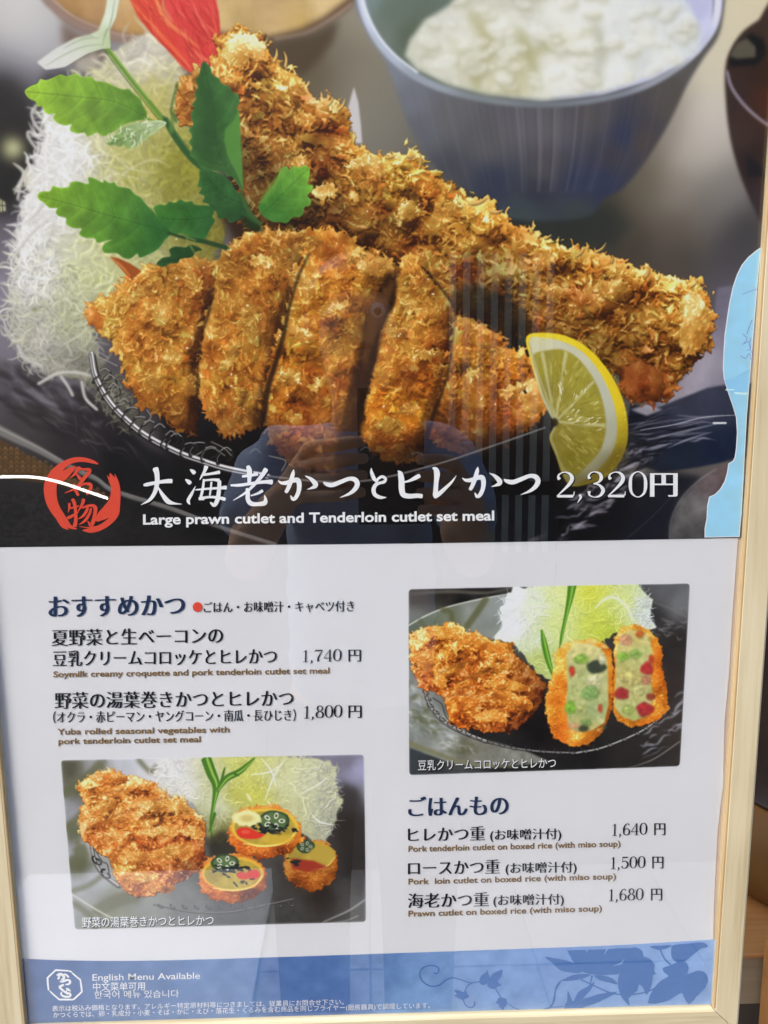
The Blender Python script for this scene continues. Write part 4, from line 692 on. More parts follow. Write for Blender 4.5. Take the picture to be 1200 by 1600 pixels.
        cv.stroke([(386,1240),(392,1250)], [3,4], C(224,222,190), .8, .8)
        R2 = RAMP.copy(); R2[:, 1:] = [[84,40,14],[136,74,22],[180,108,40],[206,138,58],[222,166,86],[234,194,124],[250,232,182]]
        crust(cv, SH['p2_katsu'], 451, 3, 14, .10, 10, 5, (-.3, -.7, .6), ramp=R2, lift=.08, cavity=1.9, contrast=1.25, lump=8, lcell=20, edge=1.5, spill=1.6, tint=(lambda f: (lambda xx, yy: f(xx, yy)*1.25))(idw([(150,1230,206,200,180),(200,1220,212,210,205),(160,1260,212,210,205),(230,1240,190,168,140),(250,1280,205,200,185),(290,1270,200,195,180),(200,1290,205,195,170),(150,1300,190,165,140),(250,1320,200,175,160),(300,1330,175,140,115),(200,1350,205,195,170),(250,1370,190,160,145),(300,1360,140,105,95),(220,1390,185,160,140)], 3)))
        for i, p in enumerate([(170,1216,34,8,.1),(160,1262,26,9,-.5),(240,1262,30,8,-.1),(200,1280,26,9,-.4),(280,1262,26,8,.3),(250,1300,34,9,0),(180,1306,24,8,-.2),(300,1300,16,8,.3),(210,1340,30,9,-.1),(260,1330,26,8,-.3),(220,1372,30,10,-.1),(290,1330,16,12,-.6),(250,1388,22,7,0)]):
            crust(cv, sm(ell(*p, 9), 2), 460+i, 3, 12, .14, 4, 3, (-.3, -.7, .65), ramp=R2, lift=.02, edge=2, spill=1.6)
        for p, w in [([(134,1244),(170,1238),(200,1232)], [2,4,2]), ([(136,1296),(160,1284),(190,1270),(220,1260)], [3,4,4,2]), ([(178,1330),(200,1316),(226,1306)], [3,4,2]), ([(240,1250),(270,1244)], [5,2])]: cv.stroke(p, w, C(150,76,24), 1.4, .6)
        wire_rim(cv, [(143,1322),(148,1344),(158,1362),(172,1374),(186,1384)], 3.8); coil(cv, (150,1345), -1., 4, 8, C(30,28,30), 2., 3); coil(cv, (164,1366), -1., 4, 8, C(30,28,30), 2., 5)
        cv.stroke([(148,1326),(160,1345),(168,1350),(172,1370)], 1.6, C(50,48,50), .5, .8)
        wire_rim(cv, [(240,1412),(300,1424),(360,1424),(420,1412),(458,1404)], 1.6, C(150,146,140), C(40,38,36), .8)
        for i, x in enumerate(np.linspace(250, 455, 12)): coil(cv, (x, 1418-((x-330)/130)**2*5), -1.2, 3, 4, C(96,92,88), 1., 600+i, C(170,166,160))
        # mizuna
        for p, w in [([(322,1184),(330,1206),(338,1228),(334,1256),(330,1284),(332,1308)], [16,16,12,6,5,3]), ([(398,1184),(376,1204),(354,1216),(340,1234)], [3,9,10,6])]:
            cv.stroke(p, w, C(70,116,34), .6); cv.stroke(np.array(p)+np.array([1.4, 0]), [x*.25 for x in w], C(160,196,84), .5, .8)
        for p in [[(346,1222),(350,1204),(352,1198)], [(366,1208),(374,1212)], [(336,1270),(330,1290),(326,1300)]]: cv.stroke(p, [5,3,1], C(64,108,32), .6)
        cv.fill([(322,1310),(350,1296),(380,1330),(330,1340)], C(40,36,22), 4, .8)
        # rolls
        def roll(cx, cy, rx, ry, depth, seed, dim=1., rot=0.):
            body = [(cx-rx, cy), (cx-rx*.98, cy+depth*.6), (cx-rx*.7, cy+depth*1.0), (cx, cy+depth*1.25), (cx+rx*.7, cy+depth*.98), (cx+rx, cy+depth*.5), (cx+rx, cy-2), (cx+rx*.6, cy-ry), (cx, cy-ry*1.2), (cx-rx*.7, cy-ry*.9)]
            crust(cv, body, seed, 3, 12, .11, 8, 4, (-.2, -.75, .6), ramp=R2, lift=.02, edge=1.5, spill=1.6, tint=lambda xx, yy: np.array([1.0, .86, .66])*dim)
            cv.fill(ell(cx, cy, rx*.92, ry*1.02, rot), C(222,178,62)*dim, 1.); cv.fill(ell(cx, cy+1, rx*.84, ry*.9, rot), idw([(cx-rx*.5, cy, 160,140,60),(cx+rx*.5, cy+ry*.3, 176,150,56),(cx, cy+ry*.6, 186,164,60)], 2, .05, seed, 8), .8)
            cv.stroke([(cx-rx*.6, cy+ry*.86),(cx, cy+ry*1.02),(cx+rx*.6, cy+ry*.78),(cx+rx*.88, cy+ry*.1)], [1.5,2.5,2,1.5], C(244,222,130)*dim, .6, .9)
        def okra(x, y, rx, ry, c=C(88,112,66), dim=1.):
            a = np.linspace(0, 2*math.pi, 5, endpoint=False)-.6; pent = np.stack([x+rx*np.cos(a), y+ry*np.sin(a)], 1)
            cv.fill(sm(pent, 3), C(52,72,44)*dim, .7); cv.fill(sm(pent*.82+np.array([x, y])*.18, 3), c*dim, .8)
            for t in a+.6: cv.fill(ell(x+rx*.48*math.cos(t), y+ry*.5*math.sin(t), rx*.2, ry*.2, t), C(214,216,196)*dim, .5); cv.fill(ell(x+rx*.48*math.cos(t), y+ry*.5*math.sin(t), rx*.1, ry*.1, t), C(70,78,52)*dim, .4)
        def hij(x, y, rx, ry, n=22, seed=0):
            q = np.random.default_rng(seed)
            for k in range(n): a, b_ = q.normal(0, .45, 2); cv.stroke([(x+rx*a, y+ry*b_), (x+rx*a+q.uniform(2, 7), y+ry*b_+q.normal(0, 2))], q.uniform(2, 3.6), C(30,34,34)*q.uniform(.7, 1.3), .4, .95)
        roll(486, 1336, 42, 21, 46, 472, .86); okra(478, 1322, 15, 11, C(76,98,64), .85); cv.fill(ell(503, 1334, 20, 13), C(178,152,62), 1.5); cv.fill([(455,1340),(490,1344),(512,1354),(480,1362),(456,1356)], C(150,50,34), 1.6); hij(462, 1346, 12, 6, 14, 1)
        roll(364, 1364, 53, 26, 38, 471, .98); okra(352, 1348, 23, 15); hij(362, 1358, 34, 8, 40, 2); cv.fill(sm([(370,1364),(382,1362),(388,1372),(374,1372)], 4), C(206,60,44), 1.); cv.fill(sm([(386,1362),(400,1358),(407,1366),(398,1374),(388,1371)], 4), C(206,58,44), 1.); hij(378, 1378, 14, 4, 5, 3)
        roll(414, 1292, 57, 29, 40, 473, 1.05); okra(428, 1282, 26, 17); cv.fill(rough(ell(386, 1278, 23, 13), 1.6, 5, 4), C(222,208,140), .8); cv.fill(ell(386, 1278, 9, 5), C(196,178,104), 1.5, .7); hij(420, 1296, 40, 7, 46, 4)
        for k in range(14): a = k/14*6.28; cv.fill(ell(386+17*math.cos(a), 1278+9*math.sin(a), 4, 2.6), C(236,224,166), .8, .8)
        cv.fill(sm([(370,1296),(386,1292),(404,1300),(414,1304),(400,1310),(376,1308)], 4), C(210,52,34), .9); cv.fill(ell(384, 1299, 7, 3), C(238,110,80), 1.2, .7)
        cv.fill(ell(434, 1310, 26, 8), C(206,170,58), 1.4, .8)
    small(PIC2, pic2)

    # ================= footer band
    fe = sm(FOOT_EDGE, 6, False); foot = np.vstack([fe, [(1300, 1700), (-40, 1700)]])
    cv.fill(np.clip(Q(foot), [-3, -3], [PW+3, PH+3]), idw([(50,1510,64,92,140),(60,1570,62,92,140),(200,1540,84,112,156),(350,1540,92,122,166),(470,1520,78,108,160),(520,1560,80,110,162),(600,1520,92,124,170),(640,1560,116,148,190),(700,1500,112,142,186),(760,1530,118,150,196),(720,1580,126,156,196),(850,1500,122,152,200),(950,1570,130,160,204),(1000,1500,132,162,206),(1080,1500,134,164,208),(1080,1560,126,156,202),(880,1560,126,156,200)], 3, .035, 91, 26), 0, raw=True)
    im += .3*(im-blur(im, 1.1))
    return im

# ================================================================ helpers
def W3(u, v, y): return Vector(((u-586)*K, y, ZC+(VTOP-v)*K))
def tagp(o, label=None, cat=None, group=None, kind=None):
    if label: o['label'] = label
    if cat: o['category'] = cat
    if group: o['group'] = group
    if kind: o['kind'] = kind
    return o
def empty(name, loc, label, cat, group=None):
    o = bpy.data.objects.new(name, None); col.objects.link(o); o.location = loc; return tagp(o, label, cat, group)
def link(name, me, mat, parent=None, smooth=False):
    o = bpy.data.objects.new(name, me); col.objects.link(o)
    if mat is not None: me.materials.append(mat)
    if smooth: me.polygons.foreach_set('use_smooth', [True]*len(me.polygons))
    if parent is not None:
        o.parent = parent; p = parent; off = Vector(p.location)
        while p.parent: p = p.parent; off += p.location
        o.location = -off if parent.type == 'EMPTY' and parent.parent is None else (0, 0, 0)
    return o
def srgb(c): return tuple((x/255/12.92 if x/255 <= .04045 else ((x/255+.055)/1.055)**2.4) for x in c)
LIT = 1.25
def alb(c, k=LIT):                       # colour measured on the photo -> reflectance
    return tuple(min(.92, x*k) for x in srgb(c))
def nodes(name, rough=.6, spec=.35):
    m = bpy.data.materials.new(name); m.use_nodes = True; n = m.node_tree.nodes; b = n['Principled BSDF']
    b.inputs['Roughness'].default_value = rough; b.inputs['Specular IOR Level'].default_value = spec
    return m, m.node_tree, b
def noisy(name, c, amp=.06, scale=300, rough=.6, spec=.35, bump=0., bscale=None, stretch=(1, 1, 1), c2=None, detail=4):
    """procedural colour: noise in object space between two shades of c"""
    m, t, b = nodes(name, rough, spec); n, L = t.nodes, t.links
    tc = n.new('ShaderNodeTexCoord'); mp = n.new('ShaderNodeMapping'); mp.inputs['Scale'].default_value = stretch
    nz = n.new('ShaderNodeTexNoise'); nz.inputs['Scale'].default_value = scale; nz.inputs['Detail'].default_value = detail
    rp = n.new('ShaderNodeValToRGB'); lo = [x*(1-amp) for x in c]; hi = [min(1, x*(1+amp)) for x in (c2 or c)]
    rp.color_ramp.elements[0].color = (*lo, 1); rp.color_ramp.elements[1].color = (*hi, 1); rp.color_ramp.elements[0].position = .3; rp.color_ramp.elements[1].position = .7
    L.new(tc.outputs['Object'], mp.inputs[0]); L.new(mp.outputs[0], nz.inputs['Vector']); L.new(nz.outputs[0], rp.inputs[0]); L.new(rp.outputs[0], b.inputs['Base Color'])
    if bump:
        n2 = n.new('ShaderNodeTexNoise'); n2.inputs['Scale'].default_value = bscale or scale*2; L.new(mp.outputs[0], n2.inputs['Vector'])
        bm_ = n.new('ShaderNodeBump'); bm_.inputs['Strength'].default_value = bump; bm_.inputs['Distance'].default_value = .001
        L.new(n2.outputs[0], bm_.inputs['Height']); L.new(bm_.outputs[0], b.inputs['Normal'])
    return m
def wood(name, c, c2, axis=2, scale=1., rough=.45, amp=1.):
    m, t, b = nodes(name, rough, .4); n, L = t.nodes, t.links
    tc = n.new('ShaderNodeTexCoord'); mp = n.new('ShaderNodeMapping')
    s = [60*scale, 60*scale, 60*scale]; s[axis] = 2.6*scale; mp.inputs['Scale'].default_value = s
    L.new(tc.outputs['Object'], mp.inputs[0])
    a = n.new('ShaderNodeTexNoise'); a.inputs['Scale'].default_value = 1.1; a.inputs['Detail'].default_value = 6; a.inputs['Roughness'].default_value = .62; a.inputs['Distortion'].default_value = .35
    f = n.new('ShaderNodeTexNoise'); f.inputs['Scale'].default_value = 9; f.inputs['Detail'].default_value = 3
    L.new(mp.outputs[0], a.inputs['Vector']); L.new(mp.outputs[0], f.inputs['Vector'])
    mx = n.new('ShaderNodeMath'); mx.operation = 'MULTIPLY_ADD'; mx.inputs[1].default_value = .3; L.new(f.outputs[0], mx.inputs[0]); 
    sb = n.new('ShaderNodeMath'); sb.operation = 'MULTIPLY'; sb.inputs[1].default_value = .75; L.new(a.outputs[0], sb.inputs[0]); L.new(sb.outputs[0], mx.inputs[2])
    rp = n.new('ShaderNodeValToRGB'); e = rp.color_ramp.elements
    e[0].position = .34; e[0].color = (*[x*.80 for x in c2], 1); e[1].position = .68; e[1].color = (*c, 1)
    q = rp.color_ramp.elements.new(.5); q.color = (*[(x+y)/2 for x, y in zip(c, c2)], 1)
    L.new(mx.outputs[0], rp.inputs[0])
    # large soft patches of tone
    g = n.new('ShaderNodeTexNoise'); g.inputs['Scale'].default_value = 7; g.inputs['Detail'].default_value = 2; L.new(tc.outputs['Object'], g.inputs['Vector'])
    mm = n.new('ShaderNodeMix'); mm.data_type = 'RGBA'; mm.blend_type = 'MULTIPLY'; mm.inputs[0].default_value = .5*amp
    r2 = n.new('ShaderNodeValToRGB'); r2.color_ramp.elements[0].position = .35; r2.color_ramp.elements[0].color = (.78, .74, .66, 1); r2.color_ramp.elements[1].position = .65; r2.color_ramp.elements[1].color = (1.05, 1.05, 1.05, 1)
    L.new(g.outputs[0], r2.inputs[0]); L.new(rp.outputs[0], mm.inputs[6]); L.new(r2.outputs[0], mm.inputs[7]); L.new(mm.outputs[2], b.inputs['Base Color'])
    bp = n.new('ShaderNodeBump'); bp.inputs['Strength'].default_value = .25; bp.inputs['Distance'].default_value = .0006; L.new(mx.outputs[0], bp.inputs['Height']); L.new(bp.outputs[0], b.inputs['Normal'])
    return m
def flat(name, c, rough=.5, spec=.3): return noisy(name, alb(c), .03, 400, rough, spec)

# ================================================================ the printed picture, painted by code
IMG = bpy.data.images.new('poster_print', PW, PH, alpha=False)
_im = np.clip(paint(), 0, 1)
_l = np.where(_im <= .04045, _im/12.92, ((_im+.055)/1.055)**2.4)*LIT - BLACK
_l = np.clip(_l, 0, .9)
_s = np.where(_l <= .0031308, _l*12.92, 1.055*_l**(1/2.4)-.055)
_b = np.ones((PH, PW, 4), np.float32); _b[..., :3] = _s[::-1]
IMG.pixels.foreach_set(_b.ravel()); IMG.update(); IMG.pack()
mprint, t, b = nodes('offset_print', .42, .25)
tx = t.nodes.new('ShaderNodeTexImage'); tx.image = IMG; tx.extension = 'EXTEND'; tx.interpolation = 'Cubic'
tc = t.nodes.new('ShaderNodeTexCoord'); gn = t.nodes.new('ShaderNodeTexNoise'); gn.inputs['Scale'].default_value = 2600; gn.inputs['Detail'].default_value = 1
mr = t.nodes.new('ShaderNodeMapRange'); mr.inputs['To Min'].default_value = .93; mr.inputs['To Max'].default_value = 1.07
mu = t.nodes.new('ShaderNodeMix'); mu.data_type = 'RGBA'; mu.blend_type = 'MULTIPLY'; mu.inputs[0].default_value = 1
t.links.new(tc.outputs['Object'], gn.inputs['Vector']); t.links.new(gn.outputs[0], mr.inputs[0]); t.links.new(tx.outputs[0], mu.inputs[6]); t.links.new(mr.outputs[0], mu.inputs[7]); t.links.new(mu.outputs[2], b.inputs['Base Color'])

def wave_bump(t, b, s=.5):
    """the sheet is not quite flat behind its pane"""
    n, L = t.nodes, t.links; tc = n.new('ShaderNodeTexCoord'); w = n.new('ShaderNodeTexNoise'); w.inputs['Scale'].default_value = 9; w.inputs['Detail'].default_value = 1.5
    bp = n.new('ShaderNodeBump'); bp.inputs['Strength'].default_value = s; bp.inputs['Distance'].default_value = .004
    L.new(tc.outputs['Object'], w.inputs['Vector']); L.new(w.outputs[0], bp.inputs['Height']); L.new(bp.outputs[0], b.inputs['Normal'])
wave_bump(t, b)
def poly_mesh(name, P, y, uv=True):
    """flat outline (sheet coordinates) -> one n-gon on the sheet"""
    me = bpy.data.meshes.new(name); P = np.asarray(P, float)
    A = .5*np.sum(P[:, 0]*np.roll(P[:, 1], -1)-np.roll(P[:, 0], -1)*P[:, 1])
    if A > 0: P = P[::-1]
    me.from_pydata([W3(u, v, y) for u, v in P], [], [list(range(len(P)))])
    if uv:
        l = me.uv_layers.new(name='print')
        for lp in me.loops:
            u, v = P[lp.vertex_index]; l.data[lp.index].uv = (u/PW, 1-v/PH)
    return me
def clipbox(P, x0=0, y0=0, x1=PW, y1=PH):
    """clip a polygon to the sheet"""
    P = [tuple(p) for p in P]
    for ax, lim, sg in ((0, x0, 1), (0, x1, -1), (1, y0, 1), (1, y1, -1)):
        out = []
        for i in range(len(P)):
            a, c = P[i-1], P[i]; ia, ic = (a[ax]-lim)*sg >= 0, (c[ax]-lim)*sg >= 0
            if ia != ic:
                k = (lim-a[ax])/(c[ax]-a[ax]); out.append((a[0]+(c[0]-a[0])*k, a[1]+(c[1]-a[1])*k))
            if ic: out.append(c)
        P = out
    return np.array(P)
LAY = {'sheet': -.0003, 'pic': -.00042, 'cut': -.00050, 'ink': -.00066}

# ================================================================ poster
poster = empty('menu_poster', W3(586, PH, 0), 'glossy paper menu poster of fried cutlet set meals with Japanese lettering, behind the clear pane', 'poster')
# the sheet: right edge curls a little away from the frame
re_px = [(1160,700),(1152,850),(1147,920),(1144,960),(1139,1050),(1132,1125),(1130,1200),(1130,1225),(1125,1262),(1121,1300),(1117,1375),(1115,1420),(1114,1467),(1108,1540)]
R_ = Q(re_px); R_[:, 0] = np.minimum(R_[:, 0], PW+3)
sheet = [(-4, -3), (PW+3, -3), (PW+3, R_[0, 1]-60)] + [tuple(p) for p in R_] + [(PW+3, PH-30), (PW+3, PH+3), (-4, PH+3)]
msheet, t, b = nodes('white_poster_paper', .4, .3); b.inputs['Base Color'].default_value = (.755, .765, .82, 1)
tc = t.nodes.new('ShaderNodeTexCoord'); a1 = t.nodes.new('ShaderNodeTexNoise'); a1.inputs['Scale'].default_value = 5; a1.inputs['Detail'].default_value = 3
rp = t.nodes.new('ShaderNodeValToRGB'); rp.color_ramp.elements[0].color = (*PAPER0, 1); rp.color_ramp.elements[1].color = (*PAPER1, 1); rp.color_ramp.elements[0].position = .3; rp.color_ramp.elements[1].position = .7
t.links.new(tc.outputs['Object'], a1.inputs['Vector']); t.links.new(a1.outputs[0], rp.inputs[0]); t.links.new(rp.outputs[0], b.inputs['Base Color']); wave_bump(t, b, .6)
link('paper_sheet', poly_mesh('paper_sheet', sheet, LAY['sheet'], False), msheet, poster)
edge = sm(MAIN_EDGE, 6, False)
main = clipbox(Q(np.vstack([[(-160, -160), (-160, 855.5)], edge, [(1330, 839), (1330, -160)]])), 0, 0, PW+2, PH)
main_photo = link('food_photo', poly_mesh('food_photo', main, LAY['pic']), mprint, poster)
main_photo['label'] = 'large printed photo of prawn and tenderloin cutlets'
q1 = link('food_photo', poly_mesh('food_photo', Q(quad_poly(PIC1)), LAY['pic']), mprint, poster); q1['label'] = 'small printed photo of a tenderloin cutlet and a cut croquette'
q2 = link('food_photo', poly_mesh('food_photo', Q(quad_poly(PIC2)), LAY['pic']), mprint, poster); q2['label'] = 'small printed photo of a cutlet and three vegetable rolls'
foot = clipbox(Q(np.vstack([sm(FOOT_EDGE, 6, False), [(1300, 1700), (-40, 1700)]])), 0, 0, PW+2, PH+2)
footer = link('footer_band', poly_mesh('footer_band', foot, LAY['pic']), mprint, poster)
order = ['wooden_dish', 'soup_bowl', 'rice_bowl', 'rice', 'cabbage', 'prawn_tail', 'prawn_cutlet', 'slice2', 'slice1', 'slice4', 'slice5', 'slice3', 'leaf6', 'blossom', 'leaf1', 'leaf1b', 'leaf4', 'leaf2b', 'leaf2', 'leaf3', 'leaf5', 'lemon']
names = {'wooden_dish': 'printed_dish', 'soup_bowl': 'printed_soup_bowl', 'rice_bowl': 'printed_rice_bowl', 'rice': 'printed_rice', 'cabbage': 'printed_cabbage', 'prawn_tail': 'printed_prawn_tail', 'prawn_cutlet': 'printed_prawn_cutlet', 'blossom': 'printed_leaf', 'lemon': 'printed_lemon_wedge'}
for i, k in enumerate(order):
    P = clipbox(Q(sm(SH[k], 3)), 0, 0, PW, main[:, 1].max()-2)
    nm = names.get(k) or ('printed_leaf' if k.startswith('leaf') else 'printed_cutlet_slice')
    link(nm, poly_mesh(nm, P, LAY['cut']-i*3e-6), mprint, main_photo)
for par, k, nm, i in ((q1, 'p1_katsu', 'printed_cutlet', 0), (q1, 'p1_roll_b', 'printed_croquette_half', 1), (q1, 'p1_roll_a', 'printed_croquette_half', 2), (q2, 'p2_katsu', 'printed_cutlet', 0)):
    link(nm, poly_mesh(nm, Q(sm(SH[k], 3)), LAY['cut']-i*3e-6), mprint, par)
for i, (cx, cy, rx, ry, d) in enumerate([(486,1336,42,21,46),(364,1364,53,26,38),(414,1292,57,29,40)]):
    link('printed_vegetable_roll', poly_mesh('r', Q(sm([(cx-rx, cy), (cx-rx*.98, cy+d*.6), (cx-rx*.7, cy+d), (cx, cy+d*1.25), (cx+rx*.7, cy+d*.98), (cx+rx, cy+d*.5), (cx+rx, cy-2), (cx+rx*.6, cy-ry), (cx, cy-ry*1.2), (cx-rx*.7, cy-ry*.9)], 3)), LAY['cut']-i*3e-6), mprint, q2)

# ---- inks
ink = {k: flat('ink_'+k, c, .45) for k, c in dict(black=(24,24,28), navy=(30,46,78), brown=(120,94,54), white=(236,236,242), red=(204,72,52), cream=(226,228,226), vine=(74,113,170), shade=(8,8,9)).items()}
def ribbon(strokes, y, closed=False):
    """variable width strokes [(x,y,w)..] measured on the photo -> mesh data"""
    V, Fc = [], []
    for si, s in enumerate(strokes):
        cl = len(s) > 2 and s[0][:2] == s[-1][:2]
        A = np.array(s[:-1] if cl else s, float)
        if len(A) > 2: A = sm(A, 6, cl)
        P, w = A[:, :2], np.maximum(A[:, 2], .15)
        if cl: T = np.roll(P, -1, 0)-np.roll(P, 1, 0)
        else: T = np.gradient(P, axis=0)
        T /= np.maximum(np.hypot(*T.T), 1e-6)[:, None]; N = np.stack([-T[:, 1], T[:, 0]], 1)*w[:, None]/2
        a, c = P+N, P-N
        if not cl:   # rounded ends
            def cap(p, t, r): return p+t*r*.42, r*.62
            e0, r0 = cap(P[0], -T[0], w[0]/2); e1, r1 = cap(P[-1], T[-1], w[-1]/2)
            n0, n1 = N[0]/max(w[0]/2, 1e-6)*r0, N[-1]/max(w[-1]/2, 1e-6)*r1
            a = np.vstack([e0+n0, a, e1+n1]); c = np.vstack([e0-n0, c, e1-n1])
        a, c = Q(a), Q(c); n = len(a); o = len(V); yy = y-si*2.5e-6
        for p, q in zip(a, c): V += [W3(*p, yy), W3(*q, yy)]
        for i in range(n if cl else n-1):
            j = (i+1) % n; Fc.append((o+2*i, o+2*i+1, o+2*j+1, o+2*j))
    return V, Fc
def mesh_of(name, V, Fc):
    me = bpy.data.meshes.new(name); me.from_pydata(V, [], Fc); me.update(); return me
def ink_strokes(name, strokes, mat, parent=poster, y=None, label=None):
    V, Fc = ribbon(strokes, LAY['ink'] if y is None else y); o = link(name, mesh_of(name, V, Fc), mat, parent)
    if label: o['label'] = label
    return o
_fc = bpy.data.curves.new('type', 'FONT'); _fo = bpy.data.objects.new('type', _fc); col.objects.link(_fo)
def glyph_mesh(s, off, res=4):
    _fc.body = s; _fc.size = 1; _fc.offset = off; _fc.resolution_u = res
    bpy.context.view_layer.update(); dg = bpy.context.evaluated_depsgraph_get(); me = bpy.data.meshes.new_from_object(_fo.evaluated_get(dg))
    V = np.array([v.co[:2] for v in me.vertices]); Fc = [tuple(p.vertices) for p in me.polygons]; bpy.data.meshes.remove(me); return V, Fc
def text_data(s, x0, x1, top, bot, style='gothic', bold=0., dy=0., y=None, shift=(0, 0)):
    """a line of type fitted between x0 and x1; top/bot are the glyph box at the left end, dy its drift to the right end"""
    lat = style == 'latin'
    V, Fc = glyph_mesh(s, bold if style != 'mincho' else -.0095)
    lo, hi = (0., .69) if lat else (-.075, .835)
    xa, xb = V[:, 0].min(), V[:, 0].max(); OV, OF = [], []
    copies = [0] if style != 'mincho' else [-.030-bold, -.010-bold*.4, .010+bold*.4, .030+bold]
    for k, dx in enumerate(copies):
        t_ = (V[:, 0]+dx-xa)/(xb-xa); X = x0+t_*(x1-x0)+shift[0]; Y = bot-(V[:, 1]-lo)/(hi-lo)*(bot-top)+dy*t_+shift[1]
        U = Q(np.stack([X, Y], 1)); o = len(OV); yy = (LAY['ink'] if y is None else y)-k*2.5e-6
        OV += [W3(u, v, yy) for u, v in U]; OF += [tuple(i+o for i in f) for f in Fc]
    return OV, OF
def text(s, x0, x1, top, bot, ink_, style='gothic', bold=0., dy=0., parent=None, name='lettering', shadow=False):
    V, Fc = text_data(s, x0, x1, top, bot, style, bold, dy); o = link(name, mesh_of(name, V, Fc), ink[ink_], parent or poster)
    if shadow:
        V, Fc = text_data(s, x0, x1, top, bot, style, bold+.02, dy, LAY['ink']+6e-5, (1.1, 1.3)); link('lettering_shadow', mesh_of('s', V, Fc), ink['shade'], o)
    return o
# serif figures built from strokes, unit height
DG = {'0': [[(.33,.03,.05),(.53,.18,.12),(.58,.5,.17),(.53,.82,.12),(.33,.97,.05),(.13,.82,.12),(.08,.5,.17),(.13,.18,.12),(.33,.03,.05)]],
 '1': [[(.35,.05,.13),(.35,.5,.13),(.35,.94,.13)],[(.35,.03,.05),(.27,.11,.05),(.17,.15,.04)],[(.16,.98,.045),(.54,.98,.045)]],
 '2': [[(.11,.29,.17),(.08,.22,.12),(.12,.11,.07),(.28,.04,.055),(.44,.09,.12),(.53,.25,.19),(.46,.45,.17),(.27,.68,.1),(.05,.92,.05)],[(.05,.93,.12),(.28,.93,.13),(.55,.93,.14)],[(.6,.76,.035),(.58,.9,.07)]],
 '3': [[(.11,.27,.16),(.09,.18,.1),(.16,.07,.06),(.3,.03,.055),(.45,.1,.13),(.5,.25,.18),(.42,.4,.1),(.24,.47,.045)],[(.24,.47,.045),(.43,.52,.1),(.56,.71,.19),(.46,.91,.12),(.28,.97,.055),(.12,.9,.08),(.1,.77,.16)]],
 '4': [[(.46,.03,.05),(.24,.38,.05),(.03,.7,.05)],[(.03,.72,.06),(.33,.72,.06),(.62,.72,.06)],[(.46,.04,.12),(.46,.5,.13),(.46,.94,.13)],[(.3,.98,.04),(.62,.98,.04)]],
 '5': [[(.13,.06,.1),(.33,.07,.1),(.55,.05,.08)],[(.13,.04,.05),(.11,.44,.05)],[(.11,.46,.05),(.3,.37,.06),(.5,.48,.14),(.56,.68,.18),(.45,.9,.13),(.27,.97,.055),(.1,.9,.08),(.09,.79,.14)]],
 '6': [[(.52,.14,.12),(.42,.03,.06),(.24,.12,.09),(.11,.4,.16),(.1,.66,.16)],[(.33,.43,.05),(.52,.55,.12),(.56,.7,.16),(.51,.87,.12),(.33,.97,.05),(.14,.87,.12),(.1,.7,.14),(.15,.54,.1),(.33,.43,.05)]],
 '7': [[(.07,.06,.1),(.3,.07,.11),(.58,.06,.1)],[(.06,.05,.04),(.05,.22,.03)],[(.58,.06,.05),(.43,.36,.09),(.3,.66,.14),(.28,.94,.17)]],
 '8': [[(.33,.03,.05),(.48,.12,.11),(.52,.25,.13),(.46,.38,.1),(.33,.47,.05),(.2,.38,.1),(.14,.25,.13),(.18,.12,.11),(.33,.03,.05)],[(.33,.47,.05),(.52,.58,.13),(.58,.73,.16),(.52,.89,.12),(.33,.97,.05),(.14,.89,.12),(.08,.73,.16),(.14,.58,.13),(.33,.47,.05)]],
 ',': [[(.1,.89,.13),(.13,.98,.12),(.03,1.17,.03)]]}
def figures(s, x0, x1, top, bot, dy=0., slant=.0, wt=1.):
    adv = {',': .30}; tot = sum(adv.get(c, .68) for c in s)-.06; sx = (x1-x0)/tot; h = bot-top; x = 0; out = []
    for c in s:
        for st in DG[c]:
            out.append([(x0+(x+p[0])*sx+slant*(1-p[1])*h, top+p[1]*h+dy*(x/tot), p[2]*min(sx*1.05, h*.75)*wt) for p in st])
        x += adv.get(c, .68)
    return out
def price(s, x0, x1, top, bot, yx0, yx1, ink_='black', dy=-2, wt=1.2):
    V, Fc = ribbon(figures(s, x0, x1-4, top, bot, dy, .03, wt), LAY['ink'])
    V2, F2 = text_data('円', yx0+2, yx1-.5, top+dy, bot+dy+1, 'mincho' if ink_ == 'black' else 'mincho', .0 if ink_ == 'black' else .012)
    o = len(V); return link('price', mesh_of('price', V+V2, Fc+[tuple(i+o for i in f) for f in F2]), ink[ink_], poster)

# ---- headline in brush writing (strokes measured 5.4545x)
def bs(S, ox, oy, dx=0, dy=0, k=5.4545, ww=.93): return [[((x+dx)/k+ox, (y+dy)/k+oy, w/k*ww) for x, y, w in s] for s in S]
DAI = [[(30,206,22),(60,200,34),(150,182,30),(230,172,38),(265,172,40)],[(128,66,54),(140,110,46),(142,180,42),(125,260,38),(80,330,28),(5,374,4)],[(152,228,14),(190,290,34),(235,345,44),(290,362,20),(350,368,6)]]
KAI = [[(425,74,14),(448,92,36),(460,104,34)],[(384,158,12),(408,176,36),(424,190,36)],[(468,216,4),(436,280,26),(408,330,30),(410,352,26),(422,372,5)],[(560,48,40),(545,90,28),(522,130,20),(504,162,5)],[(540,118,22),(610,108,24),(672,96,32)],
       [(540,158,20),(530,240,24),(512,316,26)],[(548,165,18),(620,160,22),(668,166,34)],[(672,172,34),(668,250,36),(655,330,40),(628,376,34),(596,354,16)],[(500,322,28),(580,308,22),(660,312,26),(718,326,32)],[(470,246,12),(560,238,20),(650,232,22),(728,226,36)],[(604,180,18),(598,240,18),(590,292,16)],[(500,325,20),(540,325,20)]]
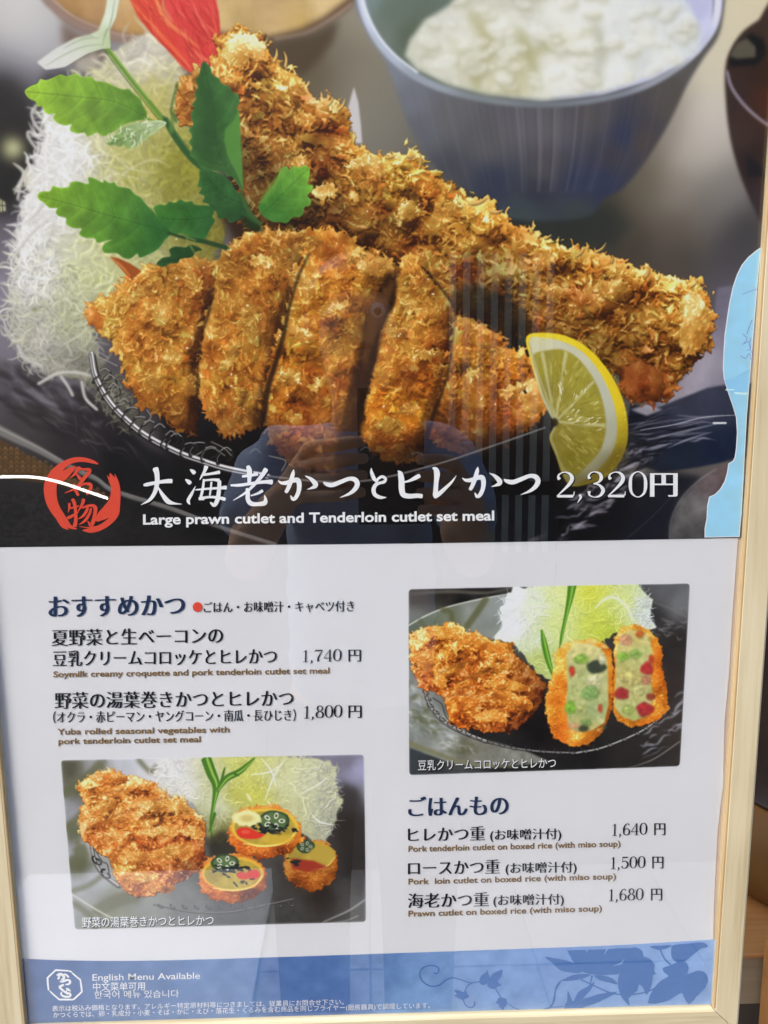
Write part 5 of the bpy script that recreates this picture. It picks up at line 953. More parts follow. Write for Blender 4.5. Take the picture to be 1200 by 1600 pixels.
ROU = [[(915,46,34),(926,80,48),(928,130,40),(924,190,30)],[(868,132,22),(930,124,26),(996,112,30)],[(770,208,18),(850,206,28),(960,190,28),(1060,178,32),(1118,180,46)],[(1068,72,44),(1030,130,36),(960,210,28),(890,274,22),(790,336,5)],
       [(905,236,24),(914,270,38),(914,325,40),(940,362,42),(1000,368,36),(1056,358,44),(1064,330,30),(1056,292,6)],[(1038,254,28),(1000,276,22),(940,296,12)]]
KA = [[(25,168,6),(58,188,28),(110,184,40),(150,168,40),(192,164,46),(206,200,44),(200,260,38),(176,312,36),(150,324,30),(132,294,8)],[(158,74,6),(152,110,34),(132,180,40),(108,240,36),(92,266,30)],[(256,127,4),(300,150,28),(340,190,46),(342,214,40),(312,230,22),(274,242,4)]]
TSU = [[(412,182,14),(440,198,36),(490,204,42),(560,178,38),(630,152,36),(680,160,44),(700,196,46),(680,240,40),(630,280,26),(552,312,4)]]
TO = [[(818,62,6),(822,100,30),(842,150,34),(858,168,22)],[(858,178,30),(880,150,24),(912,134,26),(940,152,26),(928,178,28),(890,188,26),(856,204,34),(838,244,38),(848,284,36),(880,306,34),(912,312,24),(948,310,4)]]
HI = [[(1046,84,10),(1066,110,46),(1076,170,54),(1078,240,54),(1092,286,50),(1140,300,44),(1210,296,40),(1248,300,40)],[(1228,126,38),(1190,146,36),(1140,170,22),(1092,182,12)]]
RE = [[(196,60,14),(220,72,42),(232,110,54),(226,180,42),(220,260,44),(216,296,44)],[(212,302,44),(250,280,40),(310,226,30),(360,176,20),(396,126,4)]]
hd = bs(DAI, 220, 720)+bs(KAI, 220, 720)+bs(ROU, 220, 720)+bs(KA, 430, 720)+bs(TSU, 430, 720)+bs(TO, 430, 720)+bs(HI, 430, 720)+bs(RE, 640, 720)+bs(KA, 640, 720, 422, -23)+bs(TSU, 640, 720, 392, -24)
ho = ink_strokes('headline', hd, ink['white'], label='white brush-written headline')
V, Fc = ribbon([[(x+1.5, y+1.5, w+1.5) for x, y, w in s] for s in hd], LAY['ink']+8e-5); link('lettering_shadow', mesh_of('s', V, Fc), ink['shade'], ho)
fig = figures('2,320', 868, 1010, 736, 778, -.5, 0, 1.0)
V, Fc = ribbon(fig, LAY['ink']); V2, F2 = text_data('円', 1017, 1056, 736, 776, 'mincho', .014); o = len(V)
pr = link('price', mesh_of('price', V+V2, Fc+[tuple(i+o for i in f) for f in F2]), ink['white'], poster); pr['label'] = 'large white price'
V, Fc = ribbon([[(x+1.3, y+1.3, w+1.2) for x, y, w in s] for s in fig], LAY['ink']+8e-5); link('lettering_shadow', mesh_of('s', V, Fc), ink['shade'], pr)
text('Large prawn cutlet and Tenderloin cutlet set meal', 224, 772, 804, 819, 'white', 'latin', .026, -6.5, shadow=True)
# ---- seal
SEAL = [[(805,212,14),(740,186,44),(620,156,60),(500,158,70),(390,196,78),(280,280,110),(205,390,150),(165,520,170),(178,680,160),(228,810,140),(310,930,120),(380,1010,90),(450,1060,40),(520,1082,10)],[(500,250,26),(430,300,80),(340,370,120),(270,430,90)],[(250,940,20),(330,1040,40),(410,1090,10)],
        [(965,335,8),(985,390,60),(1030,480,110),(1040,600,130),(1020,720,150),(950,830,170),(860,900,130),(785,960,60)],[(1030,350,8),(1065,470,40),(1090,620,26),(1085,760,30),(1050,880,66),(960,980,80),(840,1060,76),(710,1098,70),(600,1100,14)],[(925,360,4),(960,430,26),(985,500,30)],[(560,1050,6),(680,1062,14),(800,1040,6)]]
NA = [[(560,258,40),(530,300,44),(490,350,34),(432,400,6)],[(520,262,30),(600,282,30),(690,290,44),(680,330,50),(620,400,48),(570,470,46),(500,540,34),(425,575,20),(360,602,5)],[(520,350,18),(560,400,44),(570,420,30)],[(480,490,36),(505,560,44),(540,630,36)],[(540,520,26),(620,480,30),(690,482,44),(712,510,44),(690,570,40),(655,620,26)]]
BUTSU = [[(465,684,44),(490,740,46),(505,860,42),(506,980,48),(492,1044,56)],[(420,742,36),(420,800,28),(404,860,6)],[(420,806,22),(500,790,24),(548,770,16)],[(398,934,40),(450,912,40),(540,856,16)],[(612,688,50),(598,740,40),(560,810,24),(530,860,8)],[(590,800,20),(660,776,34),(730,768,40),(770,800,52),(762,880,48),(744,970,56),(710,1030,50),(664,974,8)],[(668,800,36),(640,860,38),(590,920,30),(530,950,6)],[(712,810,28),(690,880,36),(630,970,36),(548,1026,6)]]
ink_strokes('red_seal', bs(SEAL+NA+BUTSU, 60, 700, k=8.571, ww=1.), ink['red'], label='red brush ring seal')
# ---- recommended cutlets
text('おすすめかつ', 78, 288, 930, 965, 'navy', 'mincho', .016, -3)
a = np.linspace(0, 2*math.pi, 24, endpoint=False); link('bullet', poly_mesh('bullet', Q(np.stack([309+7.6*np.cos(a), 948+7.8*np.sin(a)], 1)), LAY['ink'], False), ink['red'], poster)
text('ごはん・お味噌汁・キャベツ付き', 319, 553, 940, 957, 'black', 'mincho', 0, -2)
text('夏野菜と生ベーコンの', 82, 348, 983, 1009, 'black', 'mincho', .004, -4)
text('豆乳クリームコロッケとヒレかつ', 84, 432, 1016, 1041, 'black', 'mincho', .004, -4)
price('1,740', 470, 537, 1015, 1034, 543, 564)
text('Soymilk creamy croquette and pork tenderloin cutlet set meal', 84, 515, 1048.5, 1057.5, 'brown', 'latin', .022, -6)
text('野菜の湯葉巻きかつとヒレかつ', 87, 458, 1081, 1107, 'black', 'mincho', .004, -4)
text('（オクラ・赤ピーマン・ヤングコーン・南瓜・長ひじき）', 84, 462, 1111, 1129, 'black', 'mincho', 0, -3.5)
price('1,800', 472, 538, 1102, 1122, 543, 565)
text('Yuba rolled seasonal vegetables with', 90, 359, 1138, 1147, 'brown', 'latin', .022, -3.5)
text('pork tenderloin cutlet set meal', 92, 314, 1153, 1162, 'brown', 'latin', .022, -3.5)
# ---- boxed rice
text('ごはんもの', 639, 793, 1244, 1276, 'navy', 'mincho', .016, -3)
for l, x1, tp, b0, b1, (t0, t1), en, ex, eb, num, px0, px1, pt, yx in (
    ('ヒレかつ重', 757, 1292, 766, 876, (1295, 1312), 'Pork tenderloin cutlet on boxed rice (with miso soup)', 969, 1330, '1,640', 953, 1014, 1286, 1020),
    ('ロースかつ重', 780, 1344, 790, 900, (1347, 1364), 'Pork  loin cutlet on boxed rice (with miso soup)', 962, 1381, '1,500', 951, 1011, 1338, 1017),
    ('海老かつ重', 763, 1395, 771, 880, (1397, 1414), 'Prawn cutlet on boxed rice (with miso soup)', 940, 1431, '1,680', 948, 1008, 1388, 1015)):
    text(l, 638, x1, tp, tp+23, 'black', 'mincho', .004, -2.5)
    text('(お味噌汁付)', b0, b1, t0, t1, 'black', 'mincho', 0, -2)
    text(en, 638, ex, eb-9, eb, 'brown', 'latin', .02, -8.5)
    price(num, px0, px1, pt, pt+19, yx, yx+19)
# ---- captions in the small photos
text('豆乳クリームコロッケとヒレかつ', 653, 868, 1187, 1203, 'white', 'gothic', .004, -4, parent=q1, shadow=True)
text('野菜の湯葉巻きかつとヒレかつ', 129, 334, 1432, 1448, 'white', 'gothic', .004, -3.5, parent=q2, shadow=True)
# ---- footer
text('English Menu Available', 145, 313, 1521, 1531, 'cream', 'latin', .004, -3)
text('中文菜单可用', 146, 227, 1534, 1547, 'cream', 'gothic', .002, -1)
text('한국어 메뉴 있습니다', 148, 280, 1547, 1559, 'cream', 'gothic', 0, -2)
text('表示は税込み価格となります。アレルギー特定原材料等につきましては、従業員にお問合せ下さい。', 82, 537, 1570, 1579, 'cream', 'gothic', 0, -10.5)
text('かつくらでは、卵・乳成分・小麦・そば・かに・えび・落花生・くるみを含む商品を同じフライヤー(厨房器具)で調理しています。', 84, 672, 1580, 1589, 'cream', 'gothic', 0, -15)
LOGO = [[(300,165,54),(460,170,44),(640,182,44)],[(660,185,40),(735,215,40)],[(745,240,40),(850,330,44),(965,425,48)],[(965,425,44),(985,580,50),(1005,740,48)],[(1005,740,44),(890,850,48),(780,950,46)],[(780,950,44),(590,950,50),(400,950,46)],[(400,950,44),(260,830,44),(150,725,34)],[(115,700,44),(95,540,50),(85,370,50)],[(85,370,50),(190,270,44),(300,165,46)],
        [(335,300,40),(400,270,64),(470,280,70),(520,330,70),(515,390,60),(450,410,30)],[(425,250,46),(395,340,56),(372,400,56)],[(535,262,36),(600,300,50),(648,352,50)],[(425,468,40),(500,462,66),(590,430,56),(665,436,60),(692,482,60),(650,535,54),(565,545,26)],[(515,555,50),(440,590,64),(410,620,60),(470,680,58),(550,745,50),(630,800,54)],[(580,650,24),(640,680,64),(705,728,26)],[(600,700,34),(600,770,40),(680,790,60),(700,840,56),(660,870,56),(560,872,56),(475,840,50),(450,790,46),(465,745,30)]]
ink_strokes('restaurant_logo', bs(LOGO, 70, 1505, k=17.143, ww=1.), ink['cream'], label='white octagonal logo')
def vs(S, k, ox, oy): return [[(p[0]/k+ox, p[1]/k+oy, p[2]/k) for p in s] for s in S]
def c_(pts, w): return [(x, y, w) for x, y in pts]
vine = vs([c_([(186,194),(208,202),(228,180),(214,148),(165,136),(105,155),(76,205),(105,265),(165,298),(230,290),(285,248),(345,234),(425,258),(480,272),(548,262)], 9), c_([(490,270),(448,300),(430,342)], 9), c_([(415,402),(438,448),(478,466),(506,446),(505,418)], 8), c_([(668,312),(700,368),(722,402)], 10), c_([(758,428),(830,474),(900,494)], 7), c_([(900,496),(1010,496),(1075,478),(1112,442),(1130,370),(1142,308),(1168,268),(1204,244)], 9), c_([(1010,498),(1080,466),(1200,458)], 6)], 5, 640, 1480)
vine += vs([[(362,272,12),(352,322,8)], c_([(150,315),(118,370),(108,440),(76,490)], 9), c_([(290,298),(390,345),(480,384),(560,398),(650,395),(740,375),(810,338)], 9), c_([(818,98),(848,158),(888,198)], 11)], 4.2857, 840, 1460)
V, Fc = ribbon(vine, LAY['ink']+5e-5)
def vp(P, k, ox, oy): return np.array(P, float)/k+np.array([ox, oy])
VP = [vp(p, 5, 640, 1480) for p in ([(545,270),(548,235),(570,205),(595,192),(600,170),(615,200),(625,235),(610,265),(600,280),(570,290)],[(610,300),(605,275),(620,240),(650,200),(690,180),(725,172),(715,220),(700,240),(685,265),(720,292),(690,300),(660,320),(630,315)],[(345,330),(385,332),(420,345),(432,330),(450,360),(465,378),(440,395),(410,405),(375,390),(345,368),(370,362)],[(668,432),(685,410),(690,390),(720,388),(755,400),(758,430),(750,455),(738,465),(730,488),(700,460),(692,435)])]
VP += [vp(p, 4.2857, 840, 1460) for p in ([(45,145),(110,155),(190,168),(250,192),(280,225),(290,250),(220,250),(150,235),(100,190)],[(195,102),(230,170),(280,240),(360,262),(440,266),(540,262),(585,190),(500,210),(560,178),(585,148),(640,86),(530,88),(470,94),(438,140),(455,94),(332,98),(330,120),(318,98)],
   [(612,96),(660,82),(700,108),(706,142),(750,158),(780,200),(776,240),(795,262),(770,264),(762,330),(728,402),(704,352),(676,330),(664,372),(606,424),(618,475),(572,432),(545,380),(535,310),(545,262),(570,180)],[(160,305),(230,268),(300,260),(355,264),(300,292),(220,304)],[(375,268),(440,270),(500,290),(535,330),(470,315),(410,300)],
   [(200,368),(226,430),(240,440),(270,380),(330,345),(380,312),(350,372),(300,428),(400,396),(535,378),(440,430),(370,462),(300,486),(420,492),(420,500),(200,506),(180,466),(196,440)],[(835,220),(880,205),(940,178),(985,178),(1010,220),(1000,262),(1060,238),(1110,245),(1138,290),(1120,350),(1060,410),(1010,464),(975,410),(960,385),(900,420),(850,445),(735,457),(780,350),(830,300),(875,275),(845,250)],
   [(745,74),(820,70),(896,67),(860,90),(800,98)],[(892,90),(908,66),(1010,56),(1100,48),(1140,76),(1090,90),(1040,130),(985,172),(930,180),(895,150)])]
for i, P in enumerate(VP):
    A = Q(sm(P, 2) if i not in (5,) else P); s_ = .5*np.sum(A[:, 0]*np.roll(A[:, 1], -1)-np.roll(A[:, 0], -1)*A[:, 1]); A = A[::-1] if s_ > 0 else A
    o = len(V); V += [W3(u, v, LAY['ink']+4e-5-i*2e-6) for u, v in A]; Fc.append(tuple(range(o, o+len(A))))
link('vine_ornament', mesh_of('vine', V, Fc), ink['vine'], footer)
# ---- painted pale blue reflection at the right edge of the large photo
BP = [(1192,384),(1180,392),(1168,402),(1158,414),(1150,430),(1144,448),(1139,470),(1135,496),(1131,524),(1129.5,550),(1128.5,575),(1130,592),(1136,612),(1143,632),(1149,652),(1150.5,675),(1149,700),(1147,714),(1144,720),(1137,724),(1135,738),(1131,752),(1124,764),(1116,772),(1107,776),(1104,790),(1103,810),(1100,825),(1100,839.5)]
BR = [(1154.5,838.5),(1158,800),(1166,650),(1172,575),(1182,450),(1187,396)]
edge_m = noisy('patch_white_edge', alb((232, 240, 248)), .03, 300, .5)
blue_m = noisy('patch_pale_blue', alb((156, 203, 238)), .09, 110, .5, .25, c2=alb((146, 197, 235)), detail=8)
bp_o = link('painted_reflection', poly_mesh('edge', clipbox(Q(BP+BR), 0, 0, PW+2, PH), LAY['ink']-2e-5, False), edge_m, poster); bp_o['label'] = 'pale blue pane reflection at the right edge, painted as a flat patch'
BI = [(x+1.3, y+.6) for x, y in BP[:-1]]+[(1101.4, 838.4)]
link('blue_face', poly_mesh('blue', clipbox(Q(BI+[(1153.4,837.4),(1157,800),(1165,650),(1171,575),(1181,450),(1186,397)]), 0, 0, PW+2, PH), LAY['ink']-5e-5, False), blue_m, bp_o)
b2 = noisy('patch_blue_deep', alb((140, 192, 226)), .05, 160, .45, .3); b3 = noisy('patch_glint', alb((196, 228, 246)), .02, 160, .4); b4 = noisy('patch_scribble', alb((128, 150, 206)), .1, 500, .5)  # tones and lines of the painted reflection
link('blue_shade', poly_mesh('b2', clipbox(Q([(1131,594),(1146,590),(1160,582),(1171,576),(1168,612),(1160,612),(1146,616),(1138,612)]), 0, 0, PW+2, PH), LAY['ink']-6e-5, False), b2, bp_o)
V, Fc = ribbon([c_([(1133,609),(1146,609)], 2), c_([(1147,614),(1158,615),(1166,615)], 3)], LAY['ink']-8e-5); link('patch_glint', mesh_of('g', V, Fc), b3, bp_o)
V, Fc = ribbon([c_([(1174,500),(1168,516),(1166,522)], 1.6), c_([(1160,522),(1166,530),(1160,538),(1168,534),(1172,544),(1166,548)], 1.3), c_([(1156,556),(1164,560),(1170,552),(1172,562)], 1.3), c_([(1172,528),(1170,540),(1174,552)], 1.2), c_([(1160,460),(1172,455),(1182,452)], 1.2)], LAY['ink']-8e-5); link('patch_scribble', mesh_of('g', V, Fc), b4, bp_o)  # scribble lines are part of the painted reflection

# ================================================================ frame with pane
def V_at(px, py, y):
    """world point on the view ray of photo pixel (px, py) at world depth y"""
    v = CF+CR*((px-600)/F_PX)-CU*((py-800)/F_PX); t_ = (y-CAMPOS.y)/v.y; return CAMPOS+v*t_
def mirror_at(px, py, D):
    """where a thing must stand, D metres in front of the pane, to be mirrored at this pixel"""
    p = V_at(px, py, D); return Vector((p.x, -D, p.z))
frame = empty('picture_frame', W3(586, PH+46, 0), 'pale natural wood frame with mitred corners holding the menu poster', 'picture frame')
wv = wood('pale_wood_upright', (.64, .575, .40), (.50, .40, .235), 2, .8); wh = wood('pale_wood_crosswise', (.64, .575, .40), (.50, .40, .235), 0, .8)
RW, LIP = 46.0, 3.0            # rail width (units), how far the inner lip covers the sheet
def rail(name, side):
    u0, u1, v0, v1 = 0, PW+2, 0, PH   # opening
    prof = [(0, .0016), (0, -.0030), (1.5, -.0041), (4, -.0047), (RW-5, -.0050), (RW-1.6, -.0043), (RW, -.0028), (RW, .018), (0, .018)]   # (outward, y)
    V, Fc = [], []
    for end in (0, 1):
        for o_, y in prof:
            if side == 'l': V.append(W3(u0-o_, (v0-o_) if end == 0 else (v1+o_), y))
            if side == 'r': V.append(W3(u1+o_, (v0-o_) if end == 0 else (v1+o_), y))
            if side == 't': V.append(W3((u0-o_) if end == 0 else (u1+o_), v0-o_, y))
            if side == 'b': V.append(W3((u0-o_) if end == 0 else (u1+o_), v1+o_, y))
    n = len(prof)
    for i in range(n): j = (i+1) % n; Fc.append((i, j, n+j, n+i))
    Fc += [tuple(range(n)), tuple(range(2*n-1, n-1, -1))]
    me = mesh_of(name, V, Fc); bm = bmesh.new(); bm.from_mesh(me); bmesh.ops.recalc_face_normals(bm, faces=bm.faces); bm.to_mesh(me); bm.free()
    if True:   # a hair of a gap at the mitres
        c = sum((v.co for v in me.vertices), Vector())/len(me.vertices)
        for v in me.vertices:
            if side in 'tb': v.co.x += (c.x-v.co.x)*.0022
    return link(name, me, wv if side in 'lr' else wh, frame)
for s_ in 'lrtb': rail('frame_rail', s_)
BEAD_ANCHOR = None
def box_mesh(name, x0, x1, y0, y1, z0, z1, bev=0.):
    bm = bmesh.new(); bmesh.ops.create_cube(bm, size=1)
    for v in bm.verts: v.co = Vector(((x0+x1)/2+v.co.x*(x1-x0), (y0+y1)/2+v.co.y*(y1-y0), (z0+z1)/2+v.co.z*(z1-z0)))
    if bev: bmesh.ops.bevel(bm, geom=list(bm.edges), offset=bev, segments=2, profile=.6, affect='EDGES')
    me = bpy.data.meshes.new(name); bm.to_mesh(me); bm.free(); return me
bead_m = wood('brown_inner_bead', (.50, .36, .19), (.42, .28, .13), 2, .8)
for u_ in (-3.2, PW+1.6):
    p0, p1 = W3(u_, 2, 0), W3(u_+3.6, PH-2, 0); link('inner_bead', box_mesh('inner_bead', p0.x, p1.x, -.0046, -.0021, p1.z, p0.z, .0004), bead_m, frame)
a, c = W3(-3, -3, 0), W3(PW+3.5, PH+3, 0)
back = noisy('backing_board', alb((186, 164, 146)), .05, 60, .7)
link('backing_board', box_mesh('backing_board', a.x, c.x, .0002, .004, c.z, a.z), back, frame)
mg = bpy.data.materials.new('clear_acrylic_pane'); mg.use_nodes = True; t = mg.node_tree; t.nodes.clear()
out = t.nodes.new('ShaderNodeOutputMaterial'); mxs = t.nodes.new('ShaderNodeMixShader'); tr = t.nodes.new('ShaderNodeBsdfTransparent'); gl = t.nodes.new('ShaderNodeBsdfGlossy'); fr = t.nodes.new('ShaderNodeFresnel')
geo = t.nodes.new('ShaderNodeNewGeometry'); ior = t.nodes.new('ShaderNodeMapRange'); ior.inputs['To Min'].default_value = GIOR; ior.inputs['To Max'].default_value = 1/GIOR; t.links.new(geo.outputs['Backfacing'], ior.inputs[0]); t.links.new(ior.outputs[0], fr.inputs[0]); gl.inputs['Roughness'].default_value = .004; tr.inputs[0].default_value = (.985, .99, .99, 1)
tc = t.nodes.new('ShaderNodeTexCoord'); wn = t.nodes.new('ShaderNodeTexNoise'); wn.inputs['Scale'].default_value = 5; wn.inputs['Detail'].default_value = 1; bp = t.nodes.new('ShaderNodeBump'); bp.inputs['Strength'].default_value = .05; bp.inputs['Distance'].default_value = .002
t.links.new(tc.outputs['Object'], wn.inputs['Vector']); t.links.new(wn.outputs[0], bp.inputs['Height']); t.links.new(bp.outputs[0], gl.inputs['Normal'])
t.links.new(fr.outputs[0], mxs.inputs[0]); t.links.new(tr.outputs[0], mxs.inputs[1]); t.links.new(gl.outputs[0], mxs.inputs[2]); t.links.new(mxs.outputs[0], out.inputs[0])
link('clear_pane', box_mesh('clear_pane', a.x+.0006, c.x-.0006, -.0020, -.0010, c.z+.0006, a.z-.0006), mg, frame)
for sx in (-1, 1):             # legs of the stand that carries the frame
    x = sx*.205; link('leg', box_mesh('leg', x-.012, x+.012, .0185, .040, 0.012, W3(0, 900, 0).z, .002), wv, frame)

# ================================================================ things behind the frame, right
brown = noisy('brown_glazed_clay', (.15, .068, .016), .14, 9, .62, .25, c2=(.19, .088, .022))
def lathe(prof, n=40):
    V, Fc = [], []
    for r_, z in prof:
        for i in range(n): a_ = 2*math.pi*i/n; V.append((r_*math.cos(a_), r_*math.sin(a_), z))
    for k in range(len(prof)-1):
        for i in range(n): j = (i+1) % n; Fc.append((k*n+i, k*n+j, (k+1)*n+j, (k+1)*n+i))
    return V, Fc
YB = .20
tz = V_at(1170, 1487, YB).z
jar = empty('clay_jar', (0, 0, 0), 'round brown clay jar on the orange wooden shelf, partly hidden by the frame', 'jar')
jx = V_at(1236, 1300, YB+.09).x; top_z = V_at(1190, 1246, YB+.09).z
jar.location = (jx, YB+.095, tz+.001); H = top_z-tz
V, Fc = lathe([(.0, .0), (.045, 0), (.058, .006), (.072, .25*H), (.078, .5*H), (.076, .7*H), (.068, .88*H), (.052, .97*H), (.045, H), (.041, H-.002), (.045, .9*H), (.066, .7*H), (.060, .1*H), (0, .06*H)])
jb = link('jar_body', mesh_of('jar', V, Fc), brown, jar, True); jb.location = (0, 0, 0)
V, Fc = lathe([(.0, H+.020), (.010, H+.019), (.013, H+.012), (.020, H+.006), (.049, H+.003), (.051, H+.0005), (.046, H+.0005)])
jl = link('lid', mesh_of('lid', V, Fc), noisy('dark_lid', (.03, .02, .014), .2, 30, .5), jar, True); jl.location = (0, 0, 0)
bench = empty('wooden_shelf', (0, YB, 0), 'low wooden shelf with an orange varnished top and grey-brown front board', 'shelf')
ow = wood('orange_varnished_wood', (.50, .235, .075), (.40, .17, .05), 0, .6, .35); gw = wood('weathered_grey_wood', (.36, .28, .175), (.26, .19, .115), 0, 1.1, .6)
xl = -.05; xr = .75
fbz0 = V_at(1170, 1569, YB).z; fbz1 = V_at(1170, 1494, YB).z
link('shelf_top', box_mesh('top', xl, xr, YB-.004, YB+.17, fbz1+.0005, tz, .002), ow, bench)
link('front_board', box_mesh('board', xl, xr, YB, YB+.018, fbz0, fbz1, .0012), gw, bench)
pxr = V_at(1204, 1550, YB-.02).x
link('post', box_mesh('post', pxr, pxr+.03, YB-.022, YB-.0045, .012, V_at(1195, 1487, YB-.02).z, .0015), ow, bench)
link('post', box_mesh('post', xl+.01, xl+.04, YB-.022, YB-.0045, .012, tz-.01, .0015), ow, bench)
cl_m = noisy('grey_brown_cloth', (.085, .065, .05), .25, 14, .9, .1, bump=.6, bscale=120)
V = []; Fc = []; nx_, nz_ = 60, 8
for j in range(nz_+1):
    for i in range(nx_+1): V.append((xl+.02+(xr-xl-.04)*i/nx_, YB+.05+.012*math.sin(i*.9)*(1-j/nz_*.4)+.004*math.sin(i*2.3+j), .03+(fbz1-.035)*j/nz_))
for j in range(nz_):
    for i in range(nx_): k = j*(nx_+1)+i; Fc.append((k, k+1, k+nx_+2, k+nx_+1))
link('cloth_lining', mesh_of('cloth', V, Fc), cl_m, bench, True)
dark = noisy('dark_brown_boards', (.022, .013, .009), .3, 6, .6, .2)
wl = link('shop_wall', box_mesh('shop_wall', -2.6, 2.6, .75, .87, 0, 2.25), dark, None); tagp(wl, kind='structure')
for i in range(14):
    x = -2.5+i*.38; link('wall_plank', box_mesh('plank', x, x+.372, .738, .7495, .02, 2.2, .002), dark, wl)

# ================================================================ street side, seen only as reflections in the pane
pav = noisy('pale_paving', (.42, .40, .37), .12, 20, .85, .2, bump=.3, bscale=90)
asph = noisy('dark_asphalt', (.045, .045, .047), .25, 60, .9, .2, bump=.5, bscale=220)
gme = bpy.data.meshes.new('ground'); gme.from_pydata([(-60, -60, 0), (60, -60, 0), (60, 60, 0), (-60, 60, 0)], [], [(0, 1, 2, 3)])
tagp(link('ground', gme, asph), kind='structure')
pv = link('paving', box_mesh('paving', -3.2, 3.2, PAVY, .735, .004, .010), noisy('paving_joint', (.2, .19, .18), .1, 20, .9), None); tagp(pv, kind='structure')
sl = None
for i in range(16):
    for j in range(6):
        x0, y0 = -3.2+i*.4, PAVY+.003+j*.38
        if sl is None: sl = box_mesh('slab', 0, .394, 0, .374, .0105, .016, .002); sl.materials.append(pav)
        o = bpy.data.objects.new('paving_slab', sl); col.objects.link(o); o.location = (x0, y0, 0); o.parent = pv
hw = noisy('dark_stained_timber', (.016, .013, .011), .3, 5, .7, .15)
house = empty('opposite_house', (0, -3.4, 0), 'dark timber house front across the lane', 'house')
link('wall', box_mesh('wall', -2.6, 4.5, -3.7, -3.45, 0, 3.3), hw, house)
link('roof', box_mesh('roof', -2.8, 4.8, -3.9, -3.2, 3.3, 3.42, .01), hw, house)
slat_m = noisy('weathered_slat_wood', (.5, .51, .4), .2, 8, .7, .2)
lat = empty('slatted_screen', mirror_at(775, 900, 3.0), 'slatted wooden screen with upright battens against the dark house front', 'screen')
for i in range(8):
    px = 702+i*21.3
    for (pa, pb) in ((395, 752), (774, 862)):
        A, B = mirror_at(px, pa, 3.0), mirror_at(px, pb, 3.0); xm = mirror_at(px, 600, 3.0).x
        link('slat', box_mesh('slat', xm, xm+.030, -3.02, -3.0, B.z, A.z, .002), slat_m, lat)
A = mirror_at(690, 763, 3.03); link('crosspiece', box_mesh('cross', A.x, mirror_at(880, 763, 3.03).x, -3.05, -3.022, A.z-.03, A.z+.03, .003), hw, lat)
A = mirror_at(690, 872, 3.03); link('crosspiece', box_mesh('cross', A.x, mirror_at(880, 872, 3.03).x, -3.05, -3.022, A.z-.03, A.z+.03, .003), hw, lat)
for px in (690, 872): x = mirror_at(px, 763, 3.03).x; link('post', box_mesh('post', x, x+.05, -3.07, -3.0215, 0.012, mirror_at(700, 380, 3.).z, .003), hw, lat)
glare_mesh = box_mesh('glare_panel', -.98, -.27, -1.56, -.62, .0165, .026, .004)  # white panel added on the paving to brighten the glare in the pane
dm = link('glare_panel', glare_mesh, noisy('white_mat_fibre', (.80, .81, .82), .05, 40, .9, .1, bump=.5, bscale=500)); tagp(dm, 'white panel on the paving, added to mirror as glare in the pane', 'glare_panel')  # white_mat_fibre is the surface of the added glare panel
# glowing tube added to make the white streak mirrored in the pane
nm_ = bpy.data.materials.new('streak_glow'); nm_.use_nodes = True; b = nm_.node_tree.nodes['Principled BSDF']; b.inputs['Base Color'].default_value = (.9, .9, .85, 1); b.inputs['Emission Color'].default_value = (1, .97, .86, 1); b.inputs['Emission Strength'].default_value = TUBE
def tube(name, pts, r_, mat, parent, n=10):
    P = sm(np.array(pts), 8, False); V, Fc = [], []
    for i, p in enumerate(P):
        tt = Vector(P[min(i+1, len(P)-1)]-P[max(i-1, 0)]).normalized(); s1 = tt.cross(Vector((0, 1, 0))).normalized(); s2 = tt.cross(s1)
        for k in range(n): a_ = 2*math.pi*k/n; V.append(Vector(p)+s1*math.cos(a_)*r_+s2*math.sin(a_)*r_)
    for i in range(len(P)-1):
        for k in range(n): j = (k+1) % n; Fc.append((i*n+k, i*n+j, (i+1)*n+j, (i+1)*n+k))
    Fc += [tuple(range(n))[::-1], tuple(range((len(P)-1)*n, len(P)*n))]
    return link(name, mesh_of(name, V, Fc), mat, parent, True)
lamp = empty('streak_tube', mirror_at(60, 745, 2.9), 'thin curved glowing tube added for the white streak in the pane', 'lamp')  # lamp holds only the tube added for the streak
tp = [mirror_at(x, y, 2.9) for x, y in ((-160, 760), (-60, 748), (0, 745), (50, 745), (90, 752), (130, 765), (168, 778))]
tube('glowing_tube', tp, .0062, nm_, lamp)
for p in (tp[0], tp[3], tp[-1]): link('streak_tube_bracket', box_mesh('streak_tube_bracket', p.x-.012, p.x+.012, p.y-.548, p.y-.009, p.z-.008, p.z+.008, .002), hw, lamp)

